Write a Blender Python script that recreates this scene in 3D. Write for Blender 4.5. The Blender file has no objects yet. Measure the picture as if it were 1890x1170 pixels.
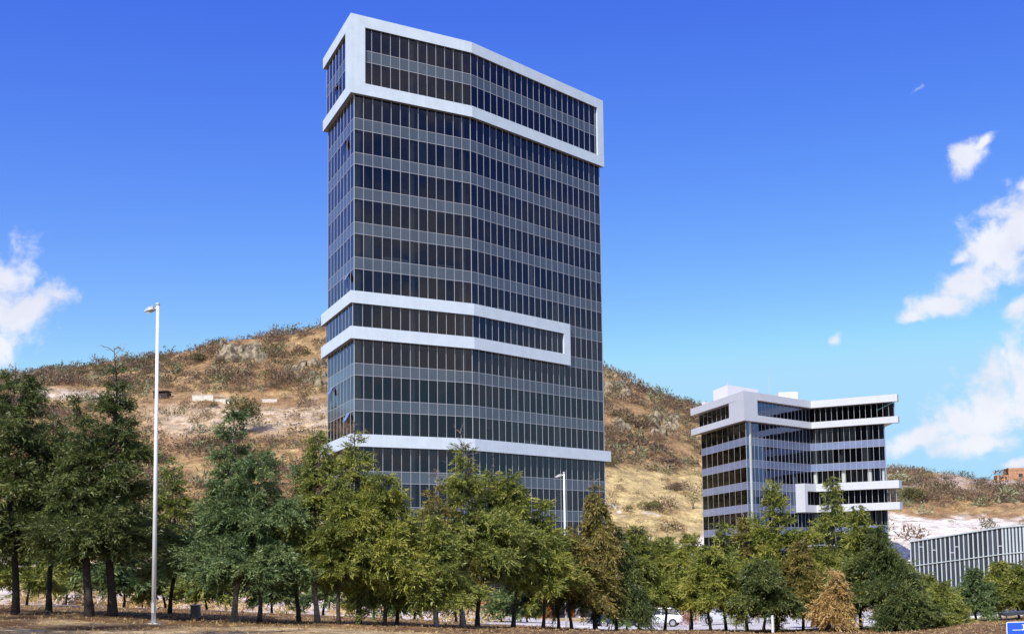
import bpy, math, random
import numpy as np
from mathutils import Vector, Matrix, noise
R = math.radians
random.seed(7); rng = np.random.default_rng(7)
SC = bpy.context.scene
COL = SC.collection

# ------------------------------------------------------------------ camera
W0, H0 = 1890.0, 1170.0
F, PX, PY = 2100.23, 1181.2, 866.96
PIT, ROL = 0.07934354, -0.02020691
CZ = 8.0
cp, sp, cr, sr = math.cos(PIT), math.sin(PIT), math.cos(ROL), math.sin(ROL)
FW = Vector((0, cp, sp)); R0 = Vector((1, 0, 0)); U0 = Vector((0, -sp, cp))
CX_ = R0 * cr + U0 * sr; CY_ = -R0 * sr + U0 * cr
cam = bpy.data.cameras.new('camera'); co = bpy.data.objects.new('camera', cam); COL.objects.link(co)
m = Matrix((CX_, CY_, -FW)).transposed().to_4x4(); m.translation = (0, 0, CZ); co.matrix_world = m
cam.sensor_width = 36; cam.lens = 36 * F / W0
cam.shift_x = (W0 / 2 - PX) / W0; cam.shift_y = (PY - H0 / 2) / W0
cam.clip_start = .1; cam.clip_end = 6000
SC.camera = co

def ray(x, y):
    return FW + CX_ * ((x - PX) / F) + CY_ * ((PY - y) / F)
def at(x, y, D):                       # world point on the ground-plan line Y = D seen at (x, y)
    d = ray(x, y); k = D / d.y
    return Vector((d.x * k, D, CZ + d.z * k))
def toimg(p):
    v = Vector(p) - Vector((0, 0, CZ)); d = v.dot(FW)
    return PX + F * v.dot(CX_) / d, PY - F * v.dot(CY_) / d

# ------------------------------------------------------------------ light
SUN_AZ = math.atan2(-.355, -.935); SUN_EL = R(44)
SUND = Vector((math.sin(SUN_AZ) * math.cos(SUN_EL), math.cos(SUN_AZ) * math.cos(SUN_EL), math.sin(SUN_EL)))
sl = bpy.data.lights.new('sun', 'SUN'); sl.energy = 4.7; sl.angle = R(.5); sl.color = (1, .955, .89)
so = bpy.data.objects.new('sun', sl); COL.objects.link(so)
so.rotation_euler = SUND.to_track_quat('Z', 'Y').to_euler(); so.location = (0, 0, 120)

wd = bpy.data.worlds.new('World'); SC.world = wd; wd.use_nodes = True
nt = wd.node_tree; N = nt.nodes; L = nt.links; N.clear()
def nd(t, **k):
    n = N.new(t)
    for a, b in k.items(): setattr(n, a, b)
    return n
def val(sock, v): sock.default_value = v
def mth(op, a, b=None, c=None, clamp=False):
    n = nd('ShaderNodeMath', operation=op, use_clamp=clamp)
    for i, q in enumerate((a, b, c)):
        if q is None: continue
        if isinstance(q, (int, float)): n.inputs[i].default_value = q
        else: L.new(q, n.inputs[i])
    return n.outputs[0]
sky = nd('ShaderNodeTexSky', sky_type='NISHITA', sun_disc=False, sun_elevation=SUN_EL, sun_rotation=SUN_AZ % (2 * math.pi),
         altitude=1900, air_density=1.0, dust_density=.3, ozone_density=3.0)
hs = nd('ShaderNodeHueSaturation'); val(hs.inputs['Saturation'], 1.25); val(hs.inputs['Value'], 1.5); L.new(sky.outputs[0], hs.inputs['Color'])
sc_ = nd('ShaderNodeSeparateColor'); L.new(hs.outputs[0], sc_.inputs[0]); cbn = nd('ShaderNodeCombineColor')
for i_, (g_, a_) in enumerate(((1.27, 2.70), (1.38, 1.83), (.45, 1.15))):      # deep blue of a dry-season sky
    L.new(mth('SMOOTH_MIN', mth('MULTIPLY', mth('POWER', mth('MULTIPLY', sc_.outputs[i_], .1), g_), a_ * 10), (4.2, 7.3, 9.9)[i_], 1.0), cbn.inputs[i_])
tc = nd('ShaderNodeTexCoord')
sx = nd('ShaderNodeSeparateXYZ'); L.new(tc.outputs['Generated'], sx.inputs[0])
yy = mth('MAXIMUM', sx.outputs[1], .05)
u = mth('DIVIDE', sx.outputs[0], yy); v = mth('DIVIDE', sx.outputs[2], yy)
cb = nd('ShaderNodeCombineXYZ'); L.new(u, cb.inputs[0]); L.new(v, cb.inputs[1])
wn = nd('ShaderNodeTexNoise'); val(wn.inputs['Scale'], 14); val(wn.inputs['Detail'], 4); L.new(cb.outputs[0], wn.inputs['Vector'])
wsub = nd('ShaderNodeVectorMath', operation='SUBTRACT'); L.new(wn.outputs['Color'], wsub.inputs[0]); wsub.inputs[1].default_value = (.5, .5, .5)
wsc = nd('ShaderNodeVectorMath', operation='SCALE'); L.new(wsub.outputs[0], wsc.inputs[0]); val(wsc.inputs['Scale'], .035)
wadd = nd('ShaderNodeVectorMath', operation='ADD'); L.new(cb.outputs[0], wadd.inputs[0]); L.new(wsc.outputs[0], wadd.inputs[1])
BL = [(-40, 545, 120, 95, 0), (45, 572, 75, 42, 10), (-5, 625, 45, 42, 0), (1778, 292, 42, 26, 40), (1812, 265, 30, 9, 35),
      (1680, 578, 28, 13, 10), (1735, 563, 62, 20, 8), (1792, 528, 62, 42, 30), (1840, 468, 70, 66, 50), (1885, 420, 70, 75, 40), (1765, 480, 22, 12, 50),
      (1885, 345, 16, 24, 60), (1700, 815, 70, 22, 10), (1765, 782, 75, 45, 30), (1835, 745, 85, 70, 40), (1900, 710, 80, 90, 30),
      (1880, 572, 26, 24, 60), (1850, 648, 15, 9, 30), (1538, 633, 17, 13, 30), (1875, 858, 40, 13, 20), (1800, 820, 90, 18, 10),
      (2050, 460, 150, 90, 30), (2050, 720, 150, 120, 10), (-220, 500, 120, 80, 0), (1690, 165, 30, 10, 30)]
acc = None
for (bx, by, rx, ry, rot) in BL:
    c = ray(bx, by); mp = nd('ShaderNodeMapping', vector_type='TEXTURE')
    mp.inputs['Location'].default_value = (c.x / c.y, c.z / c.y, 0)
    mp.inputs['Rotation'].default_value = (0, 0, R(rot))
    mp.inputs['Scale'].default_value = (rx / F * 1.04, ry / F * 1.08, 1)
    L.new(wadd.outputs[0], mp.inputs['Vector'])
    ln = nd('ShaderNodeVectorMath', operation='LENGTH'); L.new(mp.outputs[0], ln.inputs[0])
    amp = .36 if (bx, by) == (1690, 165) else .8 if rx < 20 else 1.0
    o = mth('MULTIPLY_ADD', ln.outputs['Value'], -1.0, amp)
    acc = o if acc is None else mth('SMOOTH_MAX', acc, o, .35)
n1 = nd('ShaderNodeTexNoise'); val(n1.inputs['Scale'], 38); val(n1.inputs['Detail'], 9); val(n1.inputs['Roughness'], .62); L.new(wadd.outputs[0], n1.inputs['Vector'])
edge = mth('MULTIPLY_ADD', n1.outputs['Fac'], 2.5, -1.33)
dn = mth('ADD', acc, edge)
ms = nd('ShaderNodeMapRange', interpolation_type='SMOOTHSTEP'); L.new(dn, ms.inputs[0]); val(ms.inputs[1], -.34); val(ms.inputs[2], .66)
front = mth('GREATER_THAN', sx.outputs[1], .06)
mask = mth('MULTIPLY', ms.outputs[0], front)
# scattered cloud on the rest of the sky dome (behind and beside the camera)
zz = mth('MAXIMUM', sx.outputs[2], .06)
cb2 = nd('ShaderNodeCombineXYZ'); L.new(mth('DIVIDE', sx.outputs[0], mth('ADD', zz, .25)), cb2.inputs[0]); L.new(mth('DIVIDE', sx.outputs[1], mth('ADD', zz, .25)), cb2.inputs[1])
n2 = nd('ShaderNodeTexNoise'); val(n2.inputs['Scale'], 1.5); val(n2.inputs['Detail'], 8); val(n2.inputs['Roughness'], .6); L.new(cb2.outputs[0], n2.inputs['Vector'])
m2 = nd('ShaderNodeMapRange', interpolation_type='SMOOTHSTEP'); L.new(n2.outputs['Fac'], m2.inputs[0]); val(m2.inputs[1], .44); val(m2.inputs[2], .60)
back = nd('ShaderNodeMapRange'); L.new(sx.outputs[1], back.inputs[0]); val(back.inputs[1], .3); val(back.inputs[2], -.1)
mask2 = mth('MULTIPLY', m2.outputs[0], back.outputs[0])
mk = mth('MAXIMUM', mask, mask2, clamp=True)
n3 = nd('ShaderNodeTexNoise'); val(n3.inputs['Scale'], 18); val(n3.inputs['Detail'], 6); L.new(wadd.outputs[0], n3.inputs['Vector'])
cc = nd('ShaderNodeMix', data_type='RGBA'); L.new(n3.outputs['Fac'], cc.inputs[0])
cc.inputs[6].default_value = (7.0, 7.2, 8.6, 1); cc.inputs[7].default_value = (10.6, 10.6, 10.9, 1)
mx = nd('ShaderNodeMix', data_type='RGBA'); L.new(mth('MULTIPLY', mk, .93), mx.inputs[0]); L.new(cbn.outputs[0], mx.inputs[6]); L.new(cc.outputs[2], mx.inputs[7])
bg = nd('ShaderNodeBackground'); val(bg.inputs['Strength'], .1); L.new(mx.outputs[2], bg.inputs['Color'])
ow = nd('ShaderNodeOutputWorld'); L.new(bg.outputs[0], ow.inputs[0])

SC.view_settings.view_transform = 'Standard'; SC.view_settings.look = 'None'
SC.view_settings.gamma = 1; SC.view_settings.exposure = 0; SC.view_settings.use_curve_mapping = False
SC.cycles.max_bounces = 8; SC.cycles.transparent_max_bounces = 16

# ------------------------------------------------------------------ helpers
def tag(o, label=None, cat=None, group=None, kind=None):
    if label: o['label'] = label
    if cat: o['category'] = cat
    if group: o['group'] = group
    if kind: o['kind'] = kind
    return o
def empty(name, loc=(0, 0, 0), rz=0, **k):
    o = bpy.data.objects.new(name, None); COL.objects.link(o); o.location = loc; o.rotation_euler = (0, 0, rz)
    o.empty_display_size = .3
    return tag(o, **k)
def link(name, me, parent=None, loc=None, **k):
    o = bpy.data.objects.new(name, me); COL.objects.link(o)
    if parent: o.parent = parent
    if loc is not None: o.location = loc
    return tag(o, **k)
class MB:
    def __init__(s): s.v = []; s.f = []; s.m = []
    def add(s, vs, fs, mi=0):
        b = len(s.v); s.v += [tuple(q) for q in vs]; s.f += [tuple(b + i for i in f) for f in fs]; s.m += [mi] * len(fs)
    def box(s, x0, x1, y0, y1, z0, z1, mi=0, M=None):
        vs = [Vector(q) for q in ((x0, y0, z0), (x1, y0, z0), (x1, y1, z0), (x0, y1, z0), (x0, y0, z1), (x1, y0, z1), (x1, y1, z1), (x0, y1, z1))]
        if M: vs = [M @ q for q in vs]
        s.add(vs, [(3, 2, 1, 0), (4, 5, 6, 7), (0, 1, 5, 4), (1, 2, 6, 5), (2, 3, 7, 6), (3, 0, 4, 7)], mi)
    def tube(s, pts, rad, n=6, mi=0, cap=True):
        rings = []
        for i, p in enumerate(pts):
            p = Vector(p); a = Vector(pts[max(i - 1, 0)]); b = Vector(pts[min(i + 1, len(pts) - 1)])
            t = (b - a).normalized(); q = Vector((1, 0, 0)) if abs(t.x) < .8 else Vector((0, 1, 0))
            e1 = t.cross(q).normalized(); e2 = t.cross(e1)
            rings.append([p + (e1 * math.cos(2 * math.pi * j / n) + e2 * math.sin(2 * math.pi * j / n)) * rad[i] for j in range(n)])
        vs = [q for r_ in rings for q in r_]; fs = []
        for i in range(len(pts) - 1):
            for j in range(n):
                k = (j + 1) % n; fs.append((i * n + j, (i + 1) * n + j, (i + 1) * n + k, i * n + k))
        if cap: fs += [tuple(range(n)), tuple(reversed(range((len(pts) - 1) * n, len(pts) * n)))]
        s.add(vs, fs, mi)
    def prism(s, poly, z0, z1, mi=0):      # poly counter-clockwise, z0/z1 numbers or lists
        n = len(poly); a = z0 if isinstance(z0, (list, tuple)) else [z0] * n; b = z1 if isinstance(z1, (list, tuple)) else [z1] * n
        vs = [(p[0], p[1], a[i]) for i, p in enumerate(poly)] + [(p[0], p[1], b[i]) for i, p in enumerate(poly)]
        fs = [tuple(reversed(range(n))), tuple(range(n, 2 * n))] + [(i, (i + 1) % n, n + (i + 1) % n, n + i) for i in range(n)]
        s.add(vs, fs, mi)
    def mesh(s, name, mats):
        me = bpy.data.meshes.new(name); me.from_pydata(s.v, [], s.f)
        for q in (mats if isinstance(mats, (list, tuple)) else [mats]): me.materials.append(q)
        me.polygons.foreach_set('material_index', s.m); me.update(); return me
    def build(s, name, mats, parent=None, smooth=False, bevel=0, **k):
        me = s.mesh(name, mats)
        if smooth: me.polygons.foreach_set('use_smooth', [True] * len(me.polygons))
        o = link(name, me, parent, **k)
        if bevel:
            b = o.modifiers.new('bevel', 'BEVEL'); b.width = bevel; b.segments = 2; b.limit_method = 'ANGLE'
        return o
def npmesh(name, V, Fc, mats, attr=None, mi=None, smooth=False):
    V = np.asarray(V, np.float32); Fc = np.asarray(Fc, np.int32); k = Fc.shape[1]
    me = bpy.data.meshes.new(name); me.vertices.add(len(V)); me.vertices.foreach_set('co', V.ravel())
    me.loops.add(Fc.size); me.loops.foreach_set('vertex_index', Fc.ravel())
    me.polygons.add(len(Fc)); me.polygons.foreach_set('loop_start', np.arange(0, Fc.size, k, dtype=np.int32))
    if smooth: me.polygons.foreach_set('use_smooth', np.ones(len(Fc), bool))
    for q in mats: me.materials.append(q)
    if mi is not None: me.polygons.foreach_set('material_index', np.asarray(mi, np.int32))
    for an, (dom, arr) in (attr or {}).items():
        arr = np.asarray(arr, np.float32)
        if arr.ndim == 1:
            a = me.attributes.new(an, 'FLOAT', dom); a.data.foreach_set('value', arr)
        else:
            a = me.attributes.new(an, 'FLOAT_COLOR', dom); a.data.foreach_set('color', np.c_[arr, np.ones(len(arr))].astype(np.float32).ravel())
    me.update(calc_edges=True); return me

# ------------------------------------------------------------------ materials
def mat(name, col=(.5, .5, .5), rough=.6, metal=0, spec=.5, vary=0, nscale=3, bump=0, bscale=20, coat=0, objvar=0, col2=None):
    mt = bpy.data.materials.new(name); mt.use_nodes = True; t = mt.node_tree; b = t.nodes['Principled BSDF']
    b.inputs['Base Color'].default_value = (*col, 1); b.inputs['Roughness'].default_value = rough; b.inputs['Metallic'].default_value = metal
    b.inputs['Specular IOR Level'].default_value = spec; b.inputs['Coat Weight'].default_value = coat
    g = t.nodes.new('ShaderNodeNewGeometry')
    src = None
    if vary or col2:
        n = t.nodes.new('ShaderNodeTexNoise'); n.inputs['Scale'].default_value = nscale; n.inputs['Detail'].default_value = 6
        t.links.new(g.outputs['Position'], n.inputs['Vector'])
        x = t.nodes.new('ShaderNodeMix'); x.data_type = 'RGBA'
        r_ = t.nodes.new('ShaderNodeMapRange'); r_.inputs[1].default_value = .35; r_.inputs[2].default_value = .65
        t.links.new(n.outputs['Fac'], r_.inputs[0]); t.links.new(r_.outputs[0], x.inputs[0])
        x.inputs[6].default_value = (*[c * (1 - vary) for c in col], 1)
        x.inputs[7].default_value = (*(col2 or [min(c * (1 + vary), 1) for c in col]), 1)
        src = x.outputs[2]
    if objvar:
        oi = t.nodes.new('ShaderNodeObjectInfo'); h = t.nodes.new('ShaderNodeHueSaturation')
        r_ = t.nodes.new('ShaderNodeMapRange'); r_.inputs[3].default_value = 1 - objvar; r_.inputs[4].default_value = 1 + objvar
        t.links.new(oi.outputs['Random'], r_.inputs[0]); t.links.new(r_.outputs[0], h.inputs['Value'])
        if src: t.links.new(src, h.inputs['Color'])
        else: h.inputs['Color'].default_value = (*col, 1)
        src = h.outputs[0]
    if src: t.links.new(src, b.inputs['Base Color'])
    if bump:
        n = t.nodes.new('ShaderNodeTexNoise'); n.inputs['Scale'].default_value = bscale; n.inputs['Detail'].default_value = 5
        t.links.new(g.outputs['Position'], n.inputs['Vector'])
        bu = t.nodes.new('ShaderNodeBump'); bu.inputs['Strength'].default_value = bump; bu.inputs['Distance'].default_value = .05
        t.links.new(n.outputs['Fac'], bu.inputs['Height']); t.links.new(bu.outputs[0], b.inputs['Normal'])
    return mt
def glass_mat(name, tint, base=.045, ior=1.55, boost=1.0, gcol=(.92, .95, 1)):
    mt = bpy.data.materials.new(name); mt.use_nodes = True; t = mt.node_tree; t.nodes.clear()
    o = t.nodes.new('ShaderNodeOutputMaterial'); tr = t.nodes.new('ShaderNodeBsdfTransparent'); gl = t.nodes.new('ShaderNodeBsdfGlossy')
    tr.inputs[0].default_value = (*tint, 1); gl.inputs['Roughness'].default_value = .012
    gl.inputs['Color'].default_value = (*gcol, 1)
    fr = t.nodes.new('ShaderNodeFresnel'); fr.inputs[0].default_value = ior
    ma = t.nodes.new('ShaderNodeMath'); ma.operation = 'MULTIPLY_ADD'; ma.use_clamp = True; ma.inputs[1].default_value = boost; ma.inputs[2].default_value = base
    t.links.new(fr.outputs[0], ma.inputs[0])
    g = t.nodes.new('ShaderNodeNewGeometry'); n = t.nodes.new('ShaderNodeTexNoise'); n.inputs['Scale'].default_value = .35
    t.links.new(g.outputs['Position'], n.inputs['Vector'])
    bu = t.nodes.new('ShaderNodeBump'); bu.inputs['Strength'].default_value = .12; bu.inputs['Distance'].default_value = .05
    t.links.new(n.outputs['Fac'], bu.inputs['Height']); t.links.new(bu.outputs[0], gl.inputs['Normal'])
    mx_ = t.nodes.new('ShaderNodeMixShader'); t.links.new(ma.outputs[0], mx_.inputs[0]); t.links.new(tr.outputs[0], mx_.inputs[1]); t.links.new(gl.outputs[0], mx_.inputs[2])
    t.links.new(mx_.outputs[0], o.inputs[0]); return mt
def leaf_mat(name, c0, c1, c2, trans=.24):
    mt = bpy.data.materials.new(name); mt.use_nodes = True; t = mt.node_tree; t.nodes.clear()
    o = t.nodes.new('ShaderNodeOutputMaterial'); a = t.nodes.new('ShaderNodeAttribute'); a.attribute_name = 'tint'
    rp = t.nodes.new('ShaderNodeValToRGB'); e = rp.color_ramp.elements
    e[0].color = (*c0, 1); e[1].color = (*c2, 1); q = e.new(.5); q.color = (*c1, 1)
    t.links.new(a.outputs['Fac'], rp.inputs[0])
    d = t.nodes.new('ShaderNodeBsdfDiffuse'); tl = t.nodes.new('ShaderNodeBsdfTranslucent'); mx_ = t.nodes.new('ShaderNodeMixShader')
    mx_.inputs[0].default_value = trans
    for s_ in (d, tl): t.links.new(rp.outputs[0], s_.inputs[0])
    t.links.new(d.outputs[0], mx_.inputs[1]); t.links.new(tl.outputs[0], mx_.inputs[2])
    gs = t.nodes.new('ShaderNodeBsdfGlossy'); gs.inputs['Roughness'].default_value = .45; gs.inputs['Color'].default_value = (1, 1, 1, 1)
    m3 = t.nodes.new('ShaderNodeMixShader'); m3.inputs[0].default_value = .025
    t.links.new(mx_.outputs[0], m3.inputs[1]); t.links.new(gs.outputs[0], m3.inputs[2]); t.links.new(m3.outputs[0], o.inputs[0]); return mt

M = {}
M['white'] = mat('white_cladding', (.62, .70, .77), .5, vary=.04, nscale=.8)
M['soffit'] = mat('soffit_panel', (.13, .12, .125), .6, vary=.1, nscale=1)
M['white2'] = mat('white_cladding_small', (.60, .62, .67), .5, vary=.03, nscale=.8)
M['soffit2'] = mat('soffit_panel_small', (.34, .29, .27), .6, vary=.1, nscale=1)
def streaks(mt, amt):
    t = mt.node_tree; b = t.nodes['Principled BSDF']; g = t.nodes.new('ShaderNodeNewGeometry'); mp = t.nodes.new('ShaderNodeMapping'); mp.inputs['Scale'].default_value = (3.0, 3.0, .22)
    n = t.nodes.new('ShaderNodeTexNoise'); n.inputs['Scale'].default_value = 1.0; n.inputs['Detail'].default_value = 5
    t.links.new(g.outputs['Position'], mp.inputs[0]); t.links.new(mp.outputs[0], n.inputs['Vector'])
    r_ = t.nodes.new('ShaderNodeMapRange'); r_.inputs[1].default_value = .35; r_.inputs[2].default_value = .7; r_.inputs[3].default_value = 1.0; r_.inputs[4].default_value = 1 - amt; t.links.new(n.outputs['Fac'], r_.inputs[0])
    v_ = t.nodes.new('ShaderNodeVectorMath'); v_.operation = 'SCALE'; src = b.inputs['Base Color'].links[0].from_socket
    t.links.new(src, v_.inputs[0]); t.links.new(r_.outputs[0], v_.inputs['Scale']); t.links.new(v_.outputs[0], b.inputs['Base Color'])
streaks(M['white'], .055); streaks(M['white2'], .05)
M['glass'] = glass_mat('tinted_glass', (.40, .41, .43), .008, 1.5, 1.0, (.92, .90, .97))
M['glassblue'] = glass_mat('blue_reflecting_glass', (.22, .26, .40), .09, 1.6, 1.2, (.5, .62, 1))
M['glassdark'] = glass_mat('dark_glass', (.22, .24, .23), .0, 1.45, .35)
M['spandrel'] = mat('spandrel_glass', (.072, .092, .118), .10, spec=.5, vary=.08, nscale=.5, objvar=.07)
M['spandrel3'] = mat('spandrel_glass_deep_blue', (.12, .155, .27), .12, spec=.5, vary=.08, nscale=.5, objvar=.05)
M['spandrel2'] = mat('spandrel_glass_blue', (.19, .235, .38), .12, spec=.6, vary=.08, nscale=.5, objvar=.05)
M['alu'] = mat('aluminium_mullion', (.47, .47, .49), .4, metal=.2)
M['concrete'] = mat('interior_concrete', (.52, .55, .50), .9, vary=.1, nscale=2)
M['dark_in'] = mat('interior_dark', (.035, .033, .036), .9, vary=.3, nscale=.6)
M['ceiling'] = mat('interior_ceiling', (.08, .075, .075), .9, vary=.2, nscale=.4)
M['blind'] = mat('roller_blind', (.72, .72, .64), .9)
M['curtain2'] = mat('pale_curtain', (.42, .46, .42), .9, vary=.2, nscale=1)
M['roof'] = mat('roof_membrane', (.5, .5, .5), .9, vary=.1)
M['pent'] = mat('penthouse_render', (.82, .8, .79), .8, vary=.05)
M['orange'] = mat('orange_paint', (.62, .17, .03), .6, vary=.15, nscale=4)
M['tanwall'] = mat('tan_wall', (.6, .36, .1), .8, vary=.1)
M['pole'] = mat('white_pole', (.84, .85, .86), .35, vary=.05, nscale=2)
M['lampgrey'] = mat('lamp_head_grey', (.5, .51, .52), .4)
M['black'] = mat('black_rubber', (.02, .02, .02), .7)
M['carglass'] = mat('car_glass', (.02, .025, .03), .05, spec=.8)
M['chrome'] = mat('bright_metal', (.7, .7, .7), .2, metal=1)
M['lens'] = mat('lamp_lens', (.7, .72, .75), .1, coat=1)
M['redlens'] = mat('tail_lens', (.4, .02, .02), .2, coat=1)
M['signblue'] = mat('sign_blue', (.02, .10, .62), .35)
M['signwhite'] = mat('sign_white', (.85, .87, .9), .4)
M['darkpanel'] = mat('dark_panel', (.035, .035, .04), .5)
M['greybox'] = mat('grey_cabinet', (.12, .13, .14), .6, vary=.1)
M['fin'] = mat('pale_fin', (.56, .63, .66), .4, vary=.05, nscale=1)
M['finglass'] = mat('dim_glass', (.05, .06, .08), .1, spec=.35, objvar=.45)
M['brickw'] = mat('brick_wall', (.45, .24, .14), .9, vary=.3, nscale=1.2)
M['wallold'] = mat('weathered_wall', (.66, .62, .55), .9, vary=.15, nscale=1)
M['whitewall'] = mat('white_wall', (.82, .82, .82), .8, vary=.05)
M['shed'] = mat('shed_timber', (.07, .05, .045), .9, vary=.2)
M['bark_dark'] = mat('bark_dark', (.050, .040, .034), .95, vary=.4, nscale=8, bump=.6)
M['bark_pale'] = mat('bark_pale', (.33, .29, .25), .95, vary=.35, nscale=8, bump=.6)
M['twig'] = mat('bare_twig', (.24, .19, .16), .95, vary=.3, nscale=8)
LM = {'olive': leaf_mat('foliage_olive', (.08, .11, .028), (.24, .275, .055), (.44, .42, .09)),
      'green': leaf_mat('foliage_green', (.055, .095, .040), (.14, .21, .075), (.29, .35, .125)),
      'dark': leaf_mat('foliage_dark', (.038, .062, .020), (.10, .135, .036), (.24, .26, .07)),
      'bright': leaf_mat('foliage_bright', (.09, .125, .028), (.27, .30, .055), (.48, .44, .085)),
      'rusty': leaf_mat('foliage_rusty', (.09, .095, .025), (.25, .21, .05), (.40, .29, .08)),
      'dead': leaf_mat('foliage_dead', (.28, .17, .06), (.58, .40, .14), (.66, .42, .2)),
      'red': leaf_mat('foliage_red', (.18, .05, .03), (.38, .10, .06), (.5, .2, .1)),
      'scrub': leaf_mat('scrub_brown', (.10, .068, .05), (.24, .16, .105), (.38, .28, .16), .2),
      'scrubgreen': leaf_mat('scrub_green', (.07, .075, .03), (.17, .16, .055), (.29, .25, .10), .25),
      'cactus': leaf_mat('cactus_green', (.09, .115, .06), (.22, .25, .13), (.42, .42, .24), .1),
      'litter': leaf_mat('leaf_litter', (.10, .05, .025), (.20, .10, .05), (.34, .20, .10), .1),
      'straw': leaf_mat('dry_straw', (.38, .25, .10), (.60, .42, .18), (.74, .56, .28), .3)}

# ------------------------------------------------------------------ terrain
TD = [18, 30, 40, 55, 78, 94, 140, 180, 215, 250, 300, 345, 420, 520]
TX = {-900: [1262, 1165, 1126, 1120, 1114, 1082, 1076, 1050, 1010, 950, 850, 790, 760, 775],
      0: [1262, 1162, 1126, 1118, 1112, 1080, 1074, 1050, 1010, 950, 830, 742, 700, 715],
      200: [1262, 1165, 1134, 1122, 1116, 1084, 1078, 1050, 1010, 940, 820, 738, 676, 695],
      330: [1264, 1167, 1140, 1126, 1120, 1086, 1080, 1050, 1007, 935, 817, 736, 655, 675],
      440: [1266, 1168, 1145, 1131, 1125, 1090, 1084, 1050, 1005, 930, 815, 735, 630, 655],
      600: [1270, 1172, 1152, 1137, 1131, 1096, 1090, 1060, 1010, 930, 810, 733, 600, 625],
      850: [1275, 1176, 1158, 1151, 1146, 1126, 1138, 1090, 1030, 930, 800, 715, 570, 600],
      1120: [1280, 1190, 1167, 1162, 1158, 1156, 1140, 1105, 1060, 980, 860, 780, 680, 705],
      1200: [1280, 1190, 1168, 1163, 1158, 1155, 1135, 1102, 1065, 990, 880, 805, 726, 745],
      1290: [1280, 1191, 1170, 1164, 1159, 1154, 1130, 1100, 1078, 1005, 905, 845, 752, 775],
      1400: [1280, 1192, 1172, 1164, 1156, 1148, 1125, 1100, 1088, 1010, 930, 870, 800, 815],
      1650: [1280, 1190, 1172, 1160, 1148, 1135, 1110, 1095, 1085, 1000, 945, 910, 868, 880],
      1790: [1275, 1186, 1165, 1148, 1132, 1120, 1100, 1085, 1060, 1005, 948, 912, 886, 895],
      1890: [1270, 1182, 1160, 1143, 1127, 1116, 1098, 1080, 1050, 1002, 945, 920, 897, 905],
      2800: [1265, 1178, 1155, 1138, 1120, 1110, 1092, 1075, 1045, 1002, 955, 935, 915, 925]}
txk = sorted(TX)
TZ = np.array([[at(x, y, D).z for D, y in zip(TD, TX[x])] for x in txk])
TU = np.array([at(x, 1040, 100).x / 100 for x in txk])
lTD = np.log(np.array(TD, float))
def fbm(X, Y, s, oct=4, seed=0.0):
    return noise.fractal(Vector((X / s + seed, Y / s + seed * 1.7, seed)), 1.0, 2.0, oct)
def tz(X, Y, rough=True):
    D = max(Y, 18.0); u_ = X / D
    zs = [float(np.interp(math.log(D), lTD, TZ[i])) for i in range(len(txk))]
    z = float(np.interp(u_, TU, zs))
    if rough:
        h = min(max((D - 215) / 90, 0), 1)
        z += h * (2.6 * fbm(X, Y, 38) + .9 * fbm(X, Y, 9, 3, 5.)) + (1 - h) * (.10 * fbm(X, Y, 4, 3, 2.) if D < 75 else .1 * fbm(X, Y, 15, 3, 2.))
    return z
us = np.interp(np.linspace(0, 1, 420), [0, .12, .88, 1], [TU[0], TU[0] * .58, TU[-1] * .58, TU[-1]])
Dl = np.concatenate([np.geomspace(18, 110, 90), np.geomspace(112, 215, 40), np.geomspace(218, 430, 190), np.geomspace(440, 520, 15)])
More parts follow.
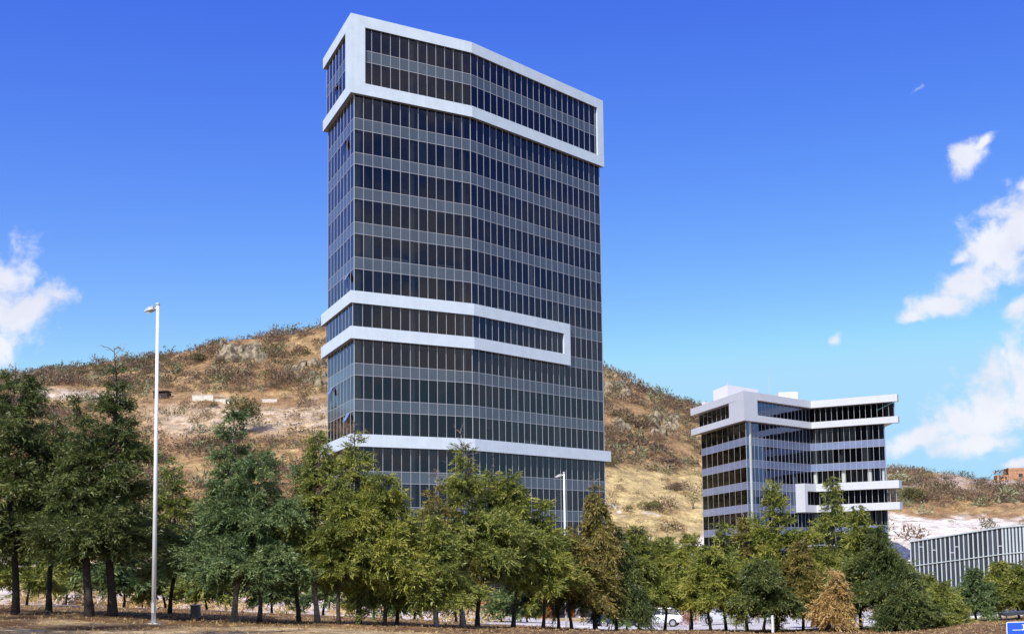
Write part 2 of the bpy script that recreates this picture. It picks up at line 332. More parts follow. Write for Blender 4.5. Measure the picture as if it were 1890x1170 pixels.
def zonecol(X, Y, z):
    xi, yi = toimg((X, Y, z)); D = Y
    n = fbm(X, Y, 12, 4, 9.); n2_ = fbm(X, Y, 3.0, 3, 4.)
    def mixc(a, b, t): t = min(max(t, 0), 1); return tuple(p * (1 - t) + q * t for p, q in zip(a, b))
    straw = (.62, .44, .20); soil = (.34, .20, .10); pale = (.62, .50, .38); white = (.95, .86, .74); tan = (.56, .41, .25)
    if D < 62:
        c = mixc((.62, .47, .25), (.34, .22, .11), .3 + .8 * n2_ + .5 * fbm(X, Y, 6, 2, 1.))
        if xi < 430 and D <= 36: c = mixc(c, (.17, .09, .045), .85 * min(1, (430 - xi) / 170) * (.75 + n2_))  # left foreground: tree shade painted into the soil colour, in a leaf-litter brown
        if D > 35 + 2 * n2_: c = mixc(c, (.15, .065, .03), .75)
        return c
    if D < 110:
        if xi > 1760: 
            if 68 < D < 82: return (.22, .22, .23)
            return mixc((.5, .38, .2), (.35, .25, .13), .5 + n)
        if xi > 860: return mixc((.80, .75, .70), (.66, .60, .55), .5 + n)
        return mixc((.92, .78, .66), (.66, .48, .30), .12 + n * .9 + (.35 if D < 76 else 0))
    if D < 200: return mixc((.55, .46, .38), straw, .5 + n)
    c = mixc(mixc(straw, soil, .62 + n * .9), (.36, .22, .11), .5 + 1.2 * n2_)
    if xi < 900:
        t = 1 - min(abs((yi - 772 - 25 * n) / 38.0), 1.3)
        if xi > 230: c = mixc(c, mixc(tan, pale, .3 + n2_), t * 1.6 * min((xi - 230) / 120, 1))
        if 40 < xi < 230: c = mixc(c, (.66, .54, .42), (1 - abs((yi - 724 - .05 * (xi - 50)) / 14.0)) * 1.5)
    elif xi < 1640:
        t = (yi - 850 - 10 * n) / 30.0; c = mixc(c, mixc((.64, .49, .22), (.50, .37, .18), .4 + n2_ * 1.4), t)
        if xi > 1225: c = mixc(c, white, (yi - (1000 - 22 * n) + (xi - 1240) * .25) / 8.0)
        elif n + n2_ * .6 > .38 and yi > 930: c = mixc(c, white, .7)
    else:
        if yi < 905 + 12 * n: c = mixc(c, (.60, .50, .44), .7 if yi < 900 + 30 * n else .3)
        c = mixc(c, mixc(white, (.72, .62, .5), .3 + n2_), (yi - 950 - 18 * n) / 9.0)
    return c
TV = []; TC = []
for D in Dl:
    for u_ in us:
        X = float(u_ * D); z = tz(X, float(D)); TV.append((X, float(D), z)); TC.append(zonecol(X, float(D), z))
nu = len(us); nD = len(Dl)
ii = (np.arange(nD - 1)[:, None] * nu + np.arange(nu - 1)[None, :]).ravel()
TF = np.c_[ii, ii + 1, ii + nu + 1, ii + nu]
def terrain_mat():
    mt = bpy.data.materials.new('ground_earth'); mt.use_nodes = True; t = mt.node_tree; b = t.nodes['Principled BSDF']
    b.inputs['Roughness'].default_value = .95; b.inputs['Specular IOR Level'].default_value = .1
    a = t.nodes.new('ShaderNodeAttribute'); a.attribute_name = 'ground_colour'
    g = t.nodes.new('ShaderNodeNewGeometry'); cur = a.outputs['Color']
    for sc_, st in ((.35, .5), (2.2, .45), (14, .35)):
        n = t.nodes.new('ShaderNodeTexNoise'); n.inputs['Scale'].default_value = sc_; n.inputs['Detail'].default_value = 5; n.inputs['Roughness'].default_value = .65
        t.links.new(g.outputs['Position'], n.inputs['Vector'])
        r_ = t.nodes.new('ShaderNodeMapRange'); r_.inputs[1].default_value = .3; r_.inputs[2].default_value = .7; r_.inputs[3].default_value = 1 - st; r_.inputs[4].default_value = 1 + st * .7
        t.links.new(n.outputs['Fac'], r_.inputs[0])
        h = t.nodes.new('ShaderNodeVectorMath'); h.operation = 'SCALE'; t.links.new(cur, h.inputs[0]); t.links.new(r_.outputs[0], h.inputs['Scale']); cur = h.outputs[0]
    t.links.new(cur, b.inputs['Base Color'])
    n = t.nodes.new('ShaderNodeTexNoise'); n.inputs['Scale'].default_value = 1.2; n.inputs['Detail'].default_value = 8; t.links.new(g.outputs['Position'], n.inputs['Vector'])
    bu = t.nodes.new('ShaderNodeBump'); bu.inputs['Strength'].default_value = .9; bu.inputs['Distance'].default_value = .5
    t.links.new(n.outputs['Fac'], bu.inputs['Height']); t.links.new(bu.outputs[0], b.inputs['Normal']); return mt
GM = terrain_mat()
split = 130                                       # rows in front of the hill
def strip(name, r0, r1):
    rows = slice(r0 * nu, r1 * nu); V = np.array(TV[rows]); Cc = np.array(TC[rows]); n_ = r1 - r0
    i2 = (np.arange(n_ - 1)[:, None] * nu + np.arange(nu - 1)[None, :]).ravel()
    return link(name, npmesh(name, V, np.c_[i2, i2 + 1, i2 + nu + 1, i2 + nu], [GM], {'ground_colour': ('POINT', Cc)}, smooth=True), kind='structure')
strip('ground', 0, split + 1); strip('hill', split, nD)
b = MB()                                          # ground under and behind the camera
xs = np.linspace(-30, 30, 60); z18 = [tz(x_, 18) for x_ in xs]; vs = []; ys = [18, 12, 6, 0, -10, -40, -120]
for y_ in ys:
    for x_, z_ in zip(xs, z18):
        k = 1 + max(0, (18 - y_)) * .15; vs.append((x_ * k, y_, z_ + (0 if y_ == 18 else .05 * fbm(x_, y_, 4))))
b.add(vs, [(i * 60 + j + 1, i * 60 + j, (i + 1) * 60 + j, (i + 1) * 60 + j + 1)[::-1][::-1] for i in range(len(ys) - 1) for j in range(59)])
o = b.build('near_ground', mat('near_grass', (.33, .24, .12), .95, vary=.3, nscale=1.5, bump=.5), smooth=True, kind='structure')
b = MB(); n = 48; b.add([(0, 0, -2.2)] + [(3500 * math.cos(2 * math.pi * i / n), 3500 * math.sin(2 * math.pi * i / n), -2.2) for i in range(n)], [(0, i + 1, (i + 1) % n + 1) for i in range(n)])
b.build('plain', mat('dry_plain', (.30, .24, .15), .95, vary=.4, nscale=.01, col2=(.16, .17, .09)), kind='structure')

# ------------------------------------------------------------------ facade tools
class Facet:
    def __init__(s, a, b, n):
        s.a = Vector((a[0], a[1])); s.b = Vector((b[0], b[1])); d = s.b - s.a; s.L = d.length; s.t = d / s.L
        s.n = Vector((s.t.y, -s.t.x)); s.np = n; s.w = s.L / n; s.rot = math.atan2(s.t.y, s.t.x)   # left to right seen from outside: outward normal = t turned right
    def p(s, q, off=0): r_ = s.a + s.t * q + s.n * off; return r_
def offset_line(pts, off):
    out = []
    for i, p in enumerate(pts):
        p = Vector(p); ns = []
        if i > 0: t = (p - Vector(pts[i - 1])).normalized(); ns.append(Vector((t.y, -t.x)))
        if i < len(pts) - 1: t = (Vector(pts[i + 1]) - p).normalized(); ns.append(Vector((t.y, -t.x)))
        if len(ns) == 1: out.append(p + ns[0] * off)
        else:
            bis = (ns[0] + ns[1]).normalized(); out.append(p + bis * (off / bis.dot(ns[0])))
    return out
def band(name, pts, z0, z1, o_in, o_out, mats, parent, **k):
    A = offset_line(pts, o_out); B = offset_line(pts, o_in); b = MB(); n = len(pts)
    vs = [(p.x, p.y, z0) for p in A] + [(p.x, p.y, z1) for p in A] + [(p.x, p.y, z1) for p in B] + [(p.x, p.y, z0) for p in B]
    for i in range(n - 1):
        a, c = i, i + 1
        b.add([vs[a], vs[c], vs[n + c], vs[n + a]], [(0, 1, 2, 3)])                       # outer face
        b.add([vs[n + a], vs[n + c], vs[2 * n + c], vs[2 * n + a]], [(0, 1, 2, 3)])       # top
        b.add([vs[2 * n + a], vs[2 * n + c], vs[3 * n + c], vs[3 * n + a]], [(0, 1, 2, 3)])
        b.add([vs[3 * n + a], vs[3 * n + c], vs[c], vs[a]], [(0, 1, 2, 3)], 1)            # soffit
    for e, s_ in ((0, 1), (n - 1, -1)):
        q = [vs[e], vs[n + e], vs[2 * n + e], vs[3 * n + e]]
        b.add(q if s_ > 0 else q[::-1], [(0, 1, 2, 3)])
    return b.build(name, mats, parent, **k)
class Tower:
    """curtain wall tower: facets of real panes, spandrel panels, mullions and transoms in front of slabs and columns"""
    def __init__(s, name, label, FH, z0, sp, glassm, spm):
        s.root = empty(name, (0, 0, 0), label=label, cat='building'); s.FH = FH; s.z0 = z0; s.sp = sp; s.g = glassm; s.spm = spm
        s.meshes = {}; s.gfor = {}; s.sfor = {}; s.count = {'w': 0, 's': 0}; s.rest = {'w': MB(), 's': MB()}
    def zk(s, k): return s.z0 - s.FH * k
    def piece(s, kind, f, j, za, zb, limit=300):
        w = f.w - .05; h = zb - za - .04
        c = f.p((j + .5) * f.w); tilt = random.gauss(0, .0035), random.gauss(0, .0035)
        if kind == 's': tilt = (0, 0)
        th = .015
        Mx = Matrix.Translation((c.x, c.y, (za + zb) / 2)) @ Matrix.Rotation(f.rot + tilt[0], 4, 'Z') @ Matrix.Rotation(tilt[1], 4, 'X')
        off = 0 if kind == 'w' else -.012
        if s.count[kind] < limit:
            gm = s.gfor.get(id(f), s.g); sm = s.sfor.get(id(f), s.spm); key = (kind, round(w, 3), round(h, 3), gm.name, sm.name)
            if key not in s.meshes:
                b = MB()
                if kind == 'w': b.add([(-w / 2, 0, -h / 2), (w / 2, 0, -h / 2), (w / 2, 0, h / 2), (-w / 2, 0, h / 2)], [(0, 1, 2, 3)])
                else: b.box(-w / 2, w / 2, off, off + .03, -h / 2, h / 2)
                s.meshes[key] = b.mesh('window_pane' if kind == 'w' else 'spandrel_panel', gm if kind == 'w' else sm)
            o = link('window_pane' if kind == 'w' else 'spandrel_panel', s.meshes[key], s.root); o.matrix_local = Mx; s.count[kind] += 1
        else:
            if kind == 'w': s.rest['w'].add([Mx @ Vector(q) for q in ((-w / 2, 0, -h / 2), (w / 2, 0, -h / 2), (w / 2, 0, h / 2), (-w / 2, 0, h / 2))], [(0, 1, 2, 3)])
            else: s.rest['s'].box(-w / 2, w / 2, off, off + .03, -h / 2, h / 2, 0, Mx)
    def finish(s):
        if s.rest['w'].f: s.rest['w'].build('window_glazing', s.g, s.root, kind='stuff')
        if s.rest['s'].f: s.rest['s'].build('spandrel_glazing', s.spm, s.root, kind='stuff')
    def mullion(s, f, j, za, zb, wd=.05, dp=.035):
        c = f.p(j * f.w); b = MB(); b.box(-wd / 2, wd / 2, -dp, .05, za, zb, 0, Matrix.Translation((c.x, c.y, 0)) @ Matrix.Rotation(f.rot, 4, 'Z'))
        return b.build('mullion', M['alu'], s.root)
    def transom(s, f, z, q0=0, q1=None, hh=.05):
        q1 = f.L if q1 is None else q1; c = f.a; b = MB(); b.box(q0 + .04, q1 - .04, -.03, .03, z - hh / 2, z + hh / 2, 0, Matrix.Translation((c.x, c.y, 0)) @ Matrix.Rotation(f.rot, 4, 'Z'))
        return b.build('transom', M['alu'], s.root)
    def slabs(s, poly, ks, core):
        for k in ks:
            b = MB(); ins = offset_line(poly + [poly[0]], -.12)[1:-1]
            b.prism(poly_in(poly, .14), s.zk(k) - s.sp + .05, s.zk(k) - .25, 0); b.build('floor_slab', M['ceiling'], s.root)
        b = MB(); b.prism(core, s.zk(ks[-1]), s.zk(ks[0]) - .3); b.build('lift_core', M['dark_in'], s.root)
    def column(s, f, q, dep, za, zb, r=.38):
        c = f.p(q, -dep); b = MB(); b.tube([(c.x, c.y, za), (c.x, c.y, zb)], [r, r], 12); return b.build('column', M['concrete'], s.root, smooth=False)
    def blind(s, f, j, za, zb, m='blind', n=1):
        b = MB(); c = f.a; b.box(j * f.w + .05, (j + n) * f.w - .05, .16, .19, za, zb, 0, Matrix.Translation((c.x, c.y, 0)) @ Matrix.Rotation(f.rot, 4, 'Z'))
        return b.build('window_blind', M[m], s.root)
def poly_in(poly, d):          # shrink a closed counter-clockwise polygon
    n = len(poly); out = []
    for i in range(n):
        p = Vector(poly[i]); a = Vector(poly[i - 1]); c = Vector(poly[(i + 1) % n])
        t1 = (p - a).normalized(); t2 = (c - p).normalized(); n1 = Vector((t1.y, -t1.x)); n2_ = Vector((t2.y, -t2.x))
        bis = (n1 + n2_).normalized(); out.append(p - bis * (d / max(bis.dot(n1), .3)))
    return out

# ------------------------------------------------------------------ the tall tower
P = [(-37.3007, 135.4848), (-31.5053, 124.9646), (-19.4995, 132.5024), (-4.6991, 150.3822)]
P4 = (-15.0, 158.5); P5 = (-30.5, 148.5)
TH = CZ + 50.4855
T = Tower('office_tower', 'tall dark glass office tower wrapped in three white projecting bands', 4.0, TH, 1.33, M['glass'], M['spandrel'])
fC = Facet(P[0], P[1], 8); fA = Facet(P[1], P[2], 13); fB = Facet(P[2], P[3], 22)
fs_ = [fA, fC, fB]
KB = {-3, -1, 9}
gap = 1.33
xe = fB.L * (1051.6 - 871) / (1113 - 871)     # image share along B, corrected for perspective
def s_on(f, ximg):                             # distance along a facet whose vertical line is seen at ximg
    d = ray(ximg, 600); lo = 0; hi = f.L + 4
    for _ in range(50):
        mid = (lo + hi) / 2; p = f.p(mid); X = toimg((p.x, p.y, CZ + 20))[0]
        if X < ximg: lo = mid
        else: hi = mid
    return lo
eB2 = s_on(fB, 1049.5) 
OFF = .22
Pt = offset_line([Vector(q) for q in P], OFF)
tCf, tAf, tBf = Facet(Pt[0], Pt[1], 8), Facet(Pt[1], Pt[2], 13), Facet(Pt[2], Pt[3], 22)
nB2 = round(eB2 / fB.w); Pm = Vector(fB.p(eB2 - .05, OFF)); mBf = Facet(Pt[2], Pm, nB2)
def rank(k): return abs(k)
for k in range(-1, 14):                      # plain storeys
    for f in fs_:
        for j in range(f.np):
            inb = f is not fB or (j + 1) * f.w < eB2 - .2
            if k not in KB and not (k in (5, 6) and inb): T.piece('s', f, j, T.zk(k) - gap, T.zk(k))
            if not (k == 5 and inb): T.piece('w', f, j, T.zk(k + 1) if k < 13 else 1.0, T.zk(k) - gap)
for f in (tCf, tAf, tBf):                    # framed top storeys
    for j in range(f.np):
        T.piece('w', f, j, T.zk(-2), T.zk(-3) - gap); T.piece('s', f, j, T.zk(-2) - gap, T.zk(-2)); T.piece('w', f, j, T.zk(-1), T.zk(-2) - gap)
    for j in range(f.np + 1):
        if f is not tCf and j == 0: continue
        T.mullion(f, j, T.zk(-1), T.zk(-3) - gap)
    T.transom(f, T.zk(-2)); T.transom(f, T.zk(-2) - gap)
for f in (tCf, tAf, mBf):                    # framed middle storey
    for j in range(f.np): T.piece('w', f, j, T.zk(6), T.zk(5) - gap)
    for j in range(f.np + 1):
        if f is not tCf and j == 0: continue
        T.mullion(f, j, T.zk(6), T.zk(5) - gap)
for f in fs_:
    for j in range(f.np + 1):
        if f is fA and j == 0 or f is fB and j == 0: continue
        T.mullion(f, j, -1, T.zk(-1) - gap, .05 if 0 < j < f.np else .08)
    for k in range(-1, 14):
        if k not in KB:
            q0 = eB2 if (k in (5, 6) and f is fB) else 0
            if k in (5, 6) and f is not fB: continue
            T.transom(f, T.zk(k), q0); T.transom(f, T.zk(k) - gap, q0)
T.finish()
footprint = [P[0], P[1], P[2], P[3], P4, P5]
core = poly_in(footprint, 2.6)
T.slabs(footprint, list(range(-3, 14)), core)
for pts in ([P[3], P4, P5, P[0]],):
    band('rear_wall', pts, -2, T.zk(-3) - .2, -.15, 0, [M['spandrel'], M['spandrel']], T.root)
b = MB(); b.prism(poly_in(footprint, .2), T.zk(-3) - .3, T.zk(-3) - .1); b.build('roof_deck', M['roof'], T.root)
for q, f in ((.75, fA), (fA.w * 6.5, fA), (fA.w * 12.3, fA), (7.5, fB), (15, fB), (fB.L - .8, fB), (5.5, fC)):
    T.column(f, q, .95, 0, T.zk(-3) - 1)
WM = [M['white'], M['soffit']]
def ext(a, b, d): a = Vector(a); b = Vector(b); return tuple(b + (b - a).normalized() * d)
L0 = ext(P[1], P[0], 1.4); R3 = ext(P[2], P[3], .8); LT = ext(P[1], P[0], .7); RT = ext(P[2], P[3], .45)
zt = T.zk(-3) - .1; OV = .5
full = [L0, P[1], P[2], R3]; topl = [LT, P[1], P[2], RT]
band('frame_beam', topl, zt - 1.32, zt, -.1, OV, WM, T.root)
band('frame_beam', topl, T.zk(-1) - 1.33, T.zk(-1) + .02, -.1, OV, WM, T.root)
sC = fC.L - 1.9; sA = fA.w * 1.05
band('frame_post', [tuple(fC.p(sC)), P[1], tuple(fA.p(sA))], T.zk(-1) + .02, zt - 1.32, OFF + .06, OV - .002, [M['white'], M['white']], T.root)
sB = s_on(fB, 1099)
band('frame_post', [tuple(fB.p(fB.L - .75)), RT], T.zk(-1) + .02, zt - 1.32, -.1, OV - .002, [M['white'], M['white']], T.root)
part2 = [L0, P[1], P[2], tuple(fB.p(eB2))]
band('frame_beam', part2, T.zk(5) - 1.33, T.zk(5) + .05, -.1, OV, WM, T.root)
band('frame_beam', part2, T.zk(6) - 1.33, T.zk(6) + .05, -.1, OV, WM, T.root)
band('frame_post', [tuple(fB.p(eB2 - 1.15)), tuple(fB.p(eB2))], T.zk(6) + .05, T.zk(5) - 1.33, -.1, OV - .002, [M['white'], M['white']], T.root)
band('frame_beam', full, T.zk(9) - 1.33, T.zk(9) + .05, -.1, OV, WM, T.root)
for f, j, k, h0, h1, n_ in ((fB, 8, 8, 0, .55, 3), (fB, 9, 11, .0, .95, 2), (fB, 11, 11, 0, 1.2, 2), (fB, 15, 11, 0, 1.1, 1), (fA, 3, 3, 0, .5, 2), (fA, 5, 3, 0, .45, 1),
                            (fA, 9, 3, 0, .4, 2), (fA, 1, 3, 0, 2.6, 1), (fB, 4, 4, 0, .5, 1), (fB, 9, 3, 0, 2.6, 1), (fA, 5, 10, 0, 2.6, 1), (fB, 2, 7, 0, 2.6, 1), (fA, 10, 0, 0, 2.6, 1)):
    T.blind(f, j, T.zk(k + 1) + h0, T.zk(k + 1) + h1, n=n_)
M['curtain'] = mat('grey_curtain', (.20, .22, .20), .9, vary=.2, nscale=1)
for _ in range(46):
    f = random.choice((fA, fA, fB, fB, fB, fC)); j = random.randrange(f.np); k = random.choice((-1, 0, 1, 2, 3, 4, 6, 7, 8, 9, 10, 11)); hh = random.choice((2.6, 2.6, 1.2, .7)); z1_ = T.zk(k) - gap
    T.blind(f, j, z1_ - hh if hh > 1 else T.zk(k + 1), z1_ if hh > 1 else T.zk(k + 1) + hh, m='curtain')
# open tilting sashes and ground-floor portico
for f, j, k in ((fC, 3, -2), (fC, 1, 7), (fC, 6, 8), (fC, 6, 4), (fC, 5, 0)):
    c = f.p((j + .5) * f.w); b = MB()
    b.box(-f.w / 2 + .05, f.w / 2 - .05, -.03, .0, -1.0, 0, 0, Matrix.Translation((c.x + f.n.x * .06, c.y + f.n.y * .06, T.zk(k) - gap - .05)) @ Matrix.Rotation(f.rot, 4, 'Z') @ Matrix.Rotation(R(-28), 4, 'X'))
    b.build('open_sash', M['spandrel2'], T.root)
for xi, D in ((889, 126), (1003, 132), (1014, 136), (1056, 139), (966, 130)):
    c = at(xi, 1120, D); z = tz(c.x, c.y); b = MB(); b.tube([(c.x, c.y, z - .5), (c.x, c.y, 6.3)], [.33, .33], 12)
    b.build('porch_column', M['orange'], T.root)
pp = [tuple(fA.p(fA.L - 3)), P[2], tuple(fB.p(15))]
band('porch_canopy', pp, 6.3, 6.75, .12, 6.5, [M['white'], M['white']], T.root)
c = at(990, 1140, 138); b = MB(); b.box(c.x - 1.6, c.x + 1.6, c.y, c.y + .4, -2, 3.4); b.build('porch_wall', M['tanwall'], T.root)
c = at(1108, 1140, 139); b = MB(); b.box(c.x - 3.2, c.x - 2.4, c.y, c.y + 4, -2, 4.6); b.box(c.x - 2.4, c.x + 2.6, c.y + .2, c.y + 4, 3.4, 4.55); b.box(c.x + 2.6, c.x + 3.6, c.y, c.y + 4, -2, 4.6); b.box(c.x - 2.4, c.x + 2.6, c.y + 1.5, c.y + 1.6, -2, 3.4, 1)
b.build('porch_lobby', [M['whitewall'], M['finglass']], T.root)

# ------------------------------------------------------------------ the smaller tower
Q = [(12.2668, 223.6369), (19.0698, 202.5331), (32.7261, 217.1790), (45.7040, 210.7493)]
SH = CZ + 21.6187
S = Tower('office_building', 'lower dark glass office block with white roof frame and folded front', 4.0, SH, 1.33, M['glass'], M['spandrel2'])
gA = Facet(Q[0], Q[1], 8); gB = Facet(Q[1], Q[2], 17); gC = Facet(Q[2], Q[3], 13); S.gfor[id(gB)] = M['glassblue']; S.gfor[id(gA)] = M['glassdark']; S.sfor[id(gB)] = M['spandrel3']
for k in range(0, 8):
    for f in (gA, gC, gB):
        for j in range(f.np):
            if k < 7: 
                if not (k in (2, 3) and f is gC): S.piece('s', f, j, S.zk(k) - gap, S.zk(k), 400)
            if not (k == 2 and f is gC): S.piece('w', f, j, S.zk(k) if k < 7 else 0, (S.zk(k - 1) - gap) if k > 0 else S.zk(-1) - gap, 400)
for f in (gA, gB, gC):
    for j in range(f.np + 1):
        if f in (gB, gC) and j == 0: continue
        S.mullion(f, j, -1, S.zk(-1) - gap, .06)
    for k in range(0, 7):
        if k in (2, 3) and f is gC: continue
        S.transom(f, S.zk(k)); S.transom(f, S.zk(k) - gap)
QL = (11.9, 223.2); QR = ext(Q[2], Q[3], 2.0); QLb = (11.2, 224.5); QRb = ext(Q[2], Q[3], 2.8)
Q4 = (44.0, 226.0); Q5 = (24.0, 236.0)
sfoot = [Q[0], Q[1], Q[2], Q[3], Q4, Q5]
S.slabs(sfoot, list(range(-1, 7)), poly_in(sfoot, 2.2))
band('rear_wall', [Q[3], Q4, Q5, Q[0]], -2, S.zk(-1), -.15, 0, [M['spandrel2'], M['spandrel2']], S.root)
W2 = [M['white2'], M['soffit2']]
# cantilevered top storey
tA = Facet(QL, Q[1], 10); tC = Facet(Q[2], QR, 15); S.gfor[id(tA)] = M['glassdark']; S.gfor[id(tC)] = M['glassdark']
zt0, zt1 = S.zk(-1), S.zk(-2) - gap
OV2 = .45
for f in (tA, gB, tC):
    for j in range(f.np):
        S.piece('w', f, j, zt0, zt1, 600)
    for j in range(f.np + 1): 
        if f in (gB, tC) and j == 0: continue
        S.mullion(f, j, zt0, zt1, .06)
S.finish()
topl = [QLb, Q[1], Q[2], QRb]
zt = S.zk(-2) + .1
band('frame_beam', topl, zt - 1.35, zt, -.1, 1.0, W2, S.root)
band('frame_beam', topl, S.zk(-1) - 1.2, S.zk(-1), -.1, 1.0, W2, S.root)
q1 = s_on(tA, 1356.5); q2 = s_on(gB, 1392)
band('frame_post', [tuple(tA.p(q1)), Q[1], tuple(gB.p(q2))], S.zk(-1), zt - 1.35, .12, .998, [M['white2'], M['white2']], S.root)
topfoot = [QL, Q[1], Q[2], QR, (46.5, 226.0), (22.0, 238.0)]
for za, zb, mm, nm in ((S.zk(-1) - 1.15, S.zk(-1) - .02, 'soffit2', 'floor_slab'), (zt - 1.3, zt - .05, 'roof', 'roof_deck')):
    b = MB(); b.prism(poly_in(topfoot, .14), za, zb); b.build(nm, M[mm], S.root)
band('rear_wall', [QR, (46.5, 226.0), (22.0, 238.0), QL], zt0, zt1, -.15, 0, [M['spandrel2'], M['spandrel2']], S.root)
b = MB(); b.prism(poly_in(topfoot, 2.2), zt0, zt1); b.build('lift_core', M['dark_in'], S.root)
# projecting box at storeys two and three
r0 = s_on(gB, 1466)
SBl = tuple(gB.p(r0)); bx_ = [SBl, Q[2], QRb]
band('frame_beam', bx_, S.zk(2) - 1.33, S.zk(2) + .1, -.1, 2.1, W2, S.root)
band('frame_beam', bx_, S.zk(3) - 1.25, S.zk(3) + .1, -.1, 2.1, W2, S.root)
band('frame_post', [SBl, tuple(gB.p(r0 + .9))], S.zk(3) + .1, S.zk(2) - 1.33, -.1, 2.098, [M['white2'], M['white2']], S.root)
e = offset_line([tuple(gB.p(r0 + .9)), Q[2], QR], 1.0)
bA = Facet(e[0], e[1], 3); bC = Facet(e[1], e[2], 14)
for f in (bA, bC):
    for j in range(f.np): S.count['w'] = 0; S.piece('w', f, j, S.zk(3) + .1, S.zk(2) - 1.33, 10)
    for j in range(f.np + 1): S.mullion(f, j, S.zk(3) + .1, S.zk(2) - 1.33, .075)
for f, q in ((gA, .7), (gA, gA.L - .8), (gC, .6), (gC, gC.w * 5.5), (gC, gC.w * 10), (gC, gC.L - .6), (gB, gB.L - .7)):
    S.column(f, q, .95, 0, S.zk(-1) - 1, .42)
for f, j, k, h0, h1, n_ in ((gA, 1, 4, .0, .5, 1), (gA, 3, 4, 0, .55, 2), (gC, 1, 0, 0, .6, 2), (gC, 9, 1, 0, 2.6, 1), (gC, 5, 1, 0, 1.6, 1), (gA, 2, 5, 0, .8, 1)):
    S.blind(f, j, S.zk(k) + h0, S.zk(k) + h1, n=n_)
def roofbox(x0, x1, ytop, D, dep, nm):
    a = at(x0, ytop, D); c = at(x1, ytop, D); b = MB(); b.box(a.x, c.x, D, D + dep, S.zk(-2) - .5, a.z); b.build(nm, M['pent'], S.root)
for _ in range(16):
    k = random.choice((0, 1, 4)); j = random.randrange(gC.np); hh = random.choice((2.6, 1.4, 2.6)); S.blind(gC, j, S.zk(k) + (2.65 - hh), S.zk(k) + 2.65, m='curtain2')
def roofcorner(xi, y, D, la, lb, nm):
    c = at(xi, y, D); ua = Vector((-.307, .952)); ub = Vector((.68, .733)); p0 = Vector((c.x, c.y)); b = MB()
    b.prism([tuple(p0), tuple(p0 + ub * lb), tuple(p0 + ub * lb + ua * la), tuple(p0 + ua * la)], S.zk(-2) - .5, c.z); b.build(nm, M['pent'], S.root)
roofcorner(1343, 710, 214, 7.5, 9.5, 'roof_housing'); roofcorner(1300, 741, 222, 1.2, 4, 'roof_housing'); roofbox(1437, 1472, 724, 222, 4, 'roof_housing')
c = at(1419, 722, 216); tp = at(1419, 680, 216); b = MB(); b.tube([c - Vector((0, 0, 1)), tp], [.05, .025], 5); b.build('roof_mast', M['lampgrey'], S.root)
c = at(1343, 711, 219); b = MB(); b.tube([c - Vector((0, 0, .3)), c + Vector((0, 0, .9))], [.06, .04], 5); b.build('roof_vent_pipe', M['lampgrey'], S.root)
c = at(1520, 1010, 205); b = MB(); b.box(c.x - 4, c.x + 3, c.y - 1, c.y + 6, c.z - .3, c.z + .5); b.build('entrance_canopy', M['white2'], S.root)

# ------------------------------------------------------------------ finned low building at the right
a0 = at(1682, 1040, 185); a1 = at(1853, 1040, 168); a2 = at(1990, 1040, 158)
ztop = lambda xi, D, y: at(xi, y, D).z
z0_, z1_, z2_ = at(1682, 998, 185).z, at(1853, 971.5, 168).z, at(1990, 959, 158).z
m0_, m1_, m2_ = at(1682, 1044, 185).z, at(1853, 1021.5, 168).z, at(1990, 1008, 158).z
FB = empty('finned_building', label='low glass building with pale vertical fins below the white slope', cat='building')
fins = []
def lerp(a, b, t): return a + (b - a) * t
for seg, (pa, pb, za, zb, ma, mb_, n_) in enumerate(((a0, a1, z0_, z1_, m0_, m1_, 20), (a1, a2, z1_, z2_, m1_, m2_, 20))):
    f = Facet(pa, pb, n_); ang = f.rot
    for j in range(n_):
        t0, t1 = j / n_, (j + 1) / n_
        pA, pB = f.p(j * f.w + .03), f.p((j + 1) * f.w - .03)
        for lo0, lo1, hi0, hi1 in ((-2, -2, lerp(ma, mb_, t0) - .1, lerp(ma, mb_, t1) - .1), (lerp(ma, mb_, t0) + .1, lerp(ma, mb_, t1) + .1, lerp(za, zb, t0) - .15, lerp(za, zb, t1) - .15)):
            b = MB(); b.add([(pA.x, pA.y, lo0), (pB.x, pB.y, lo1), (pB.x, pB.y, hi1), (pA.x, pA.y, hi0)], [(0, 1, 2, 3)]); b.build('window_pane', M['finglass'], FB)
        if (seg, j) in ((0, 2), (0, 5), (0, 9), (0, 10), (0, 19), (1, 6)):
            b = MB(); zm = lerp(lerp(ma, mb_, t0), lerp(za, zb, t0), (.5, .62, .7, .66, .3)[j % 5]); b.add([(pA.x, pA.y - .05, zm), (pB.x, pB.y - .05, zm), (pB.x, pB.y - .05, zm + .12), (pA.x, pA.y - .05, zm + .12)], [(0, 1, 2, 3)]); b.build('window_rail', M['fin'], FB)
        zf = lerp(za, zb, t0); b = MB(); fw = .10 if seg == 0 else .13
        b.box(-fw, fw, -.07, .02, -2, zf - .05, 0, Matrix.Translation((f.p(j * f.w).x, f.p(j * f.w).y, 0)) @ Matrix.Rotation(ang, 4, 'Z')); b.build('fin', M['fin'], FB)
    for (u0, u1, v0, v1, hh, dd, nm) in ((za, zb, 0, 0, .18, .24, 'roof_edge'), (ma, mb_, 0, 0, .10, .2, 'mid_rail')):
        n1_, nb = f.p(0, dd), f.p(f.L, dd); c0, c1 = f.p(0, -.1), f.p(f.L, -.1); b = MB()
        b.prism([(n1_.x, n1_.y), (nb.x, nb.y), (c1.x, c1.y), (c0.x, c0.y)], [u0 - hh, u1 - hh, u1 - hh, u0 - hh], [u0 + .02, u1 + .02, u1 + .02, u0 + .02])
        b.build(nm, M['fin'], FB)
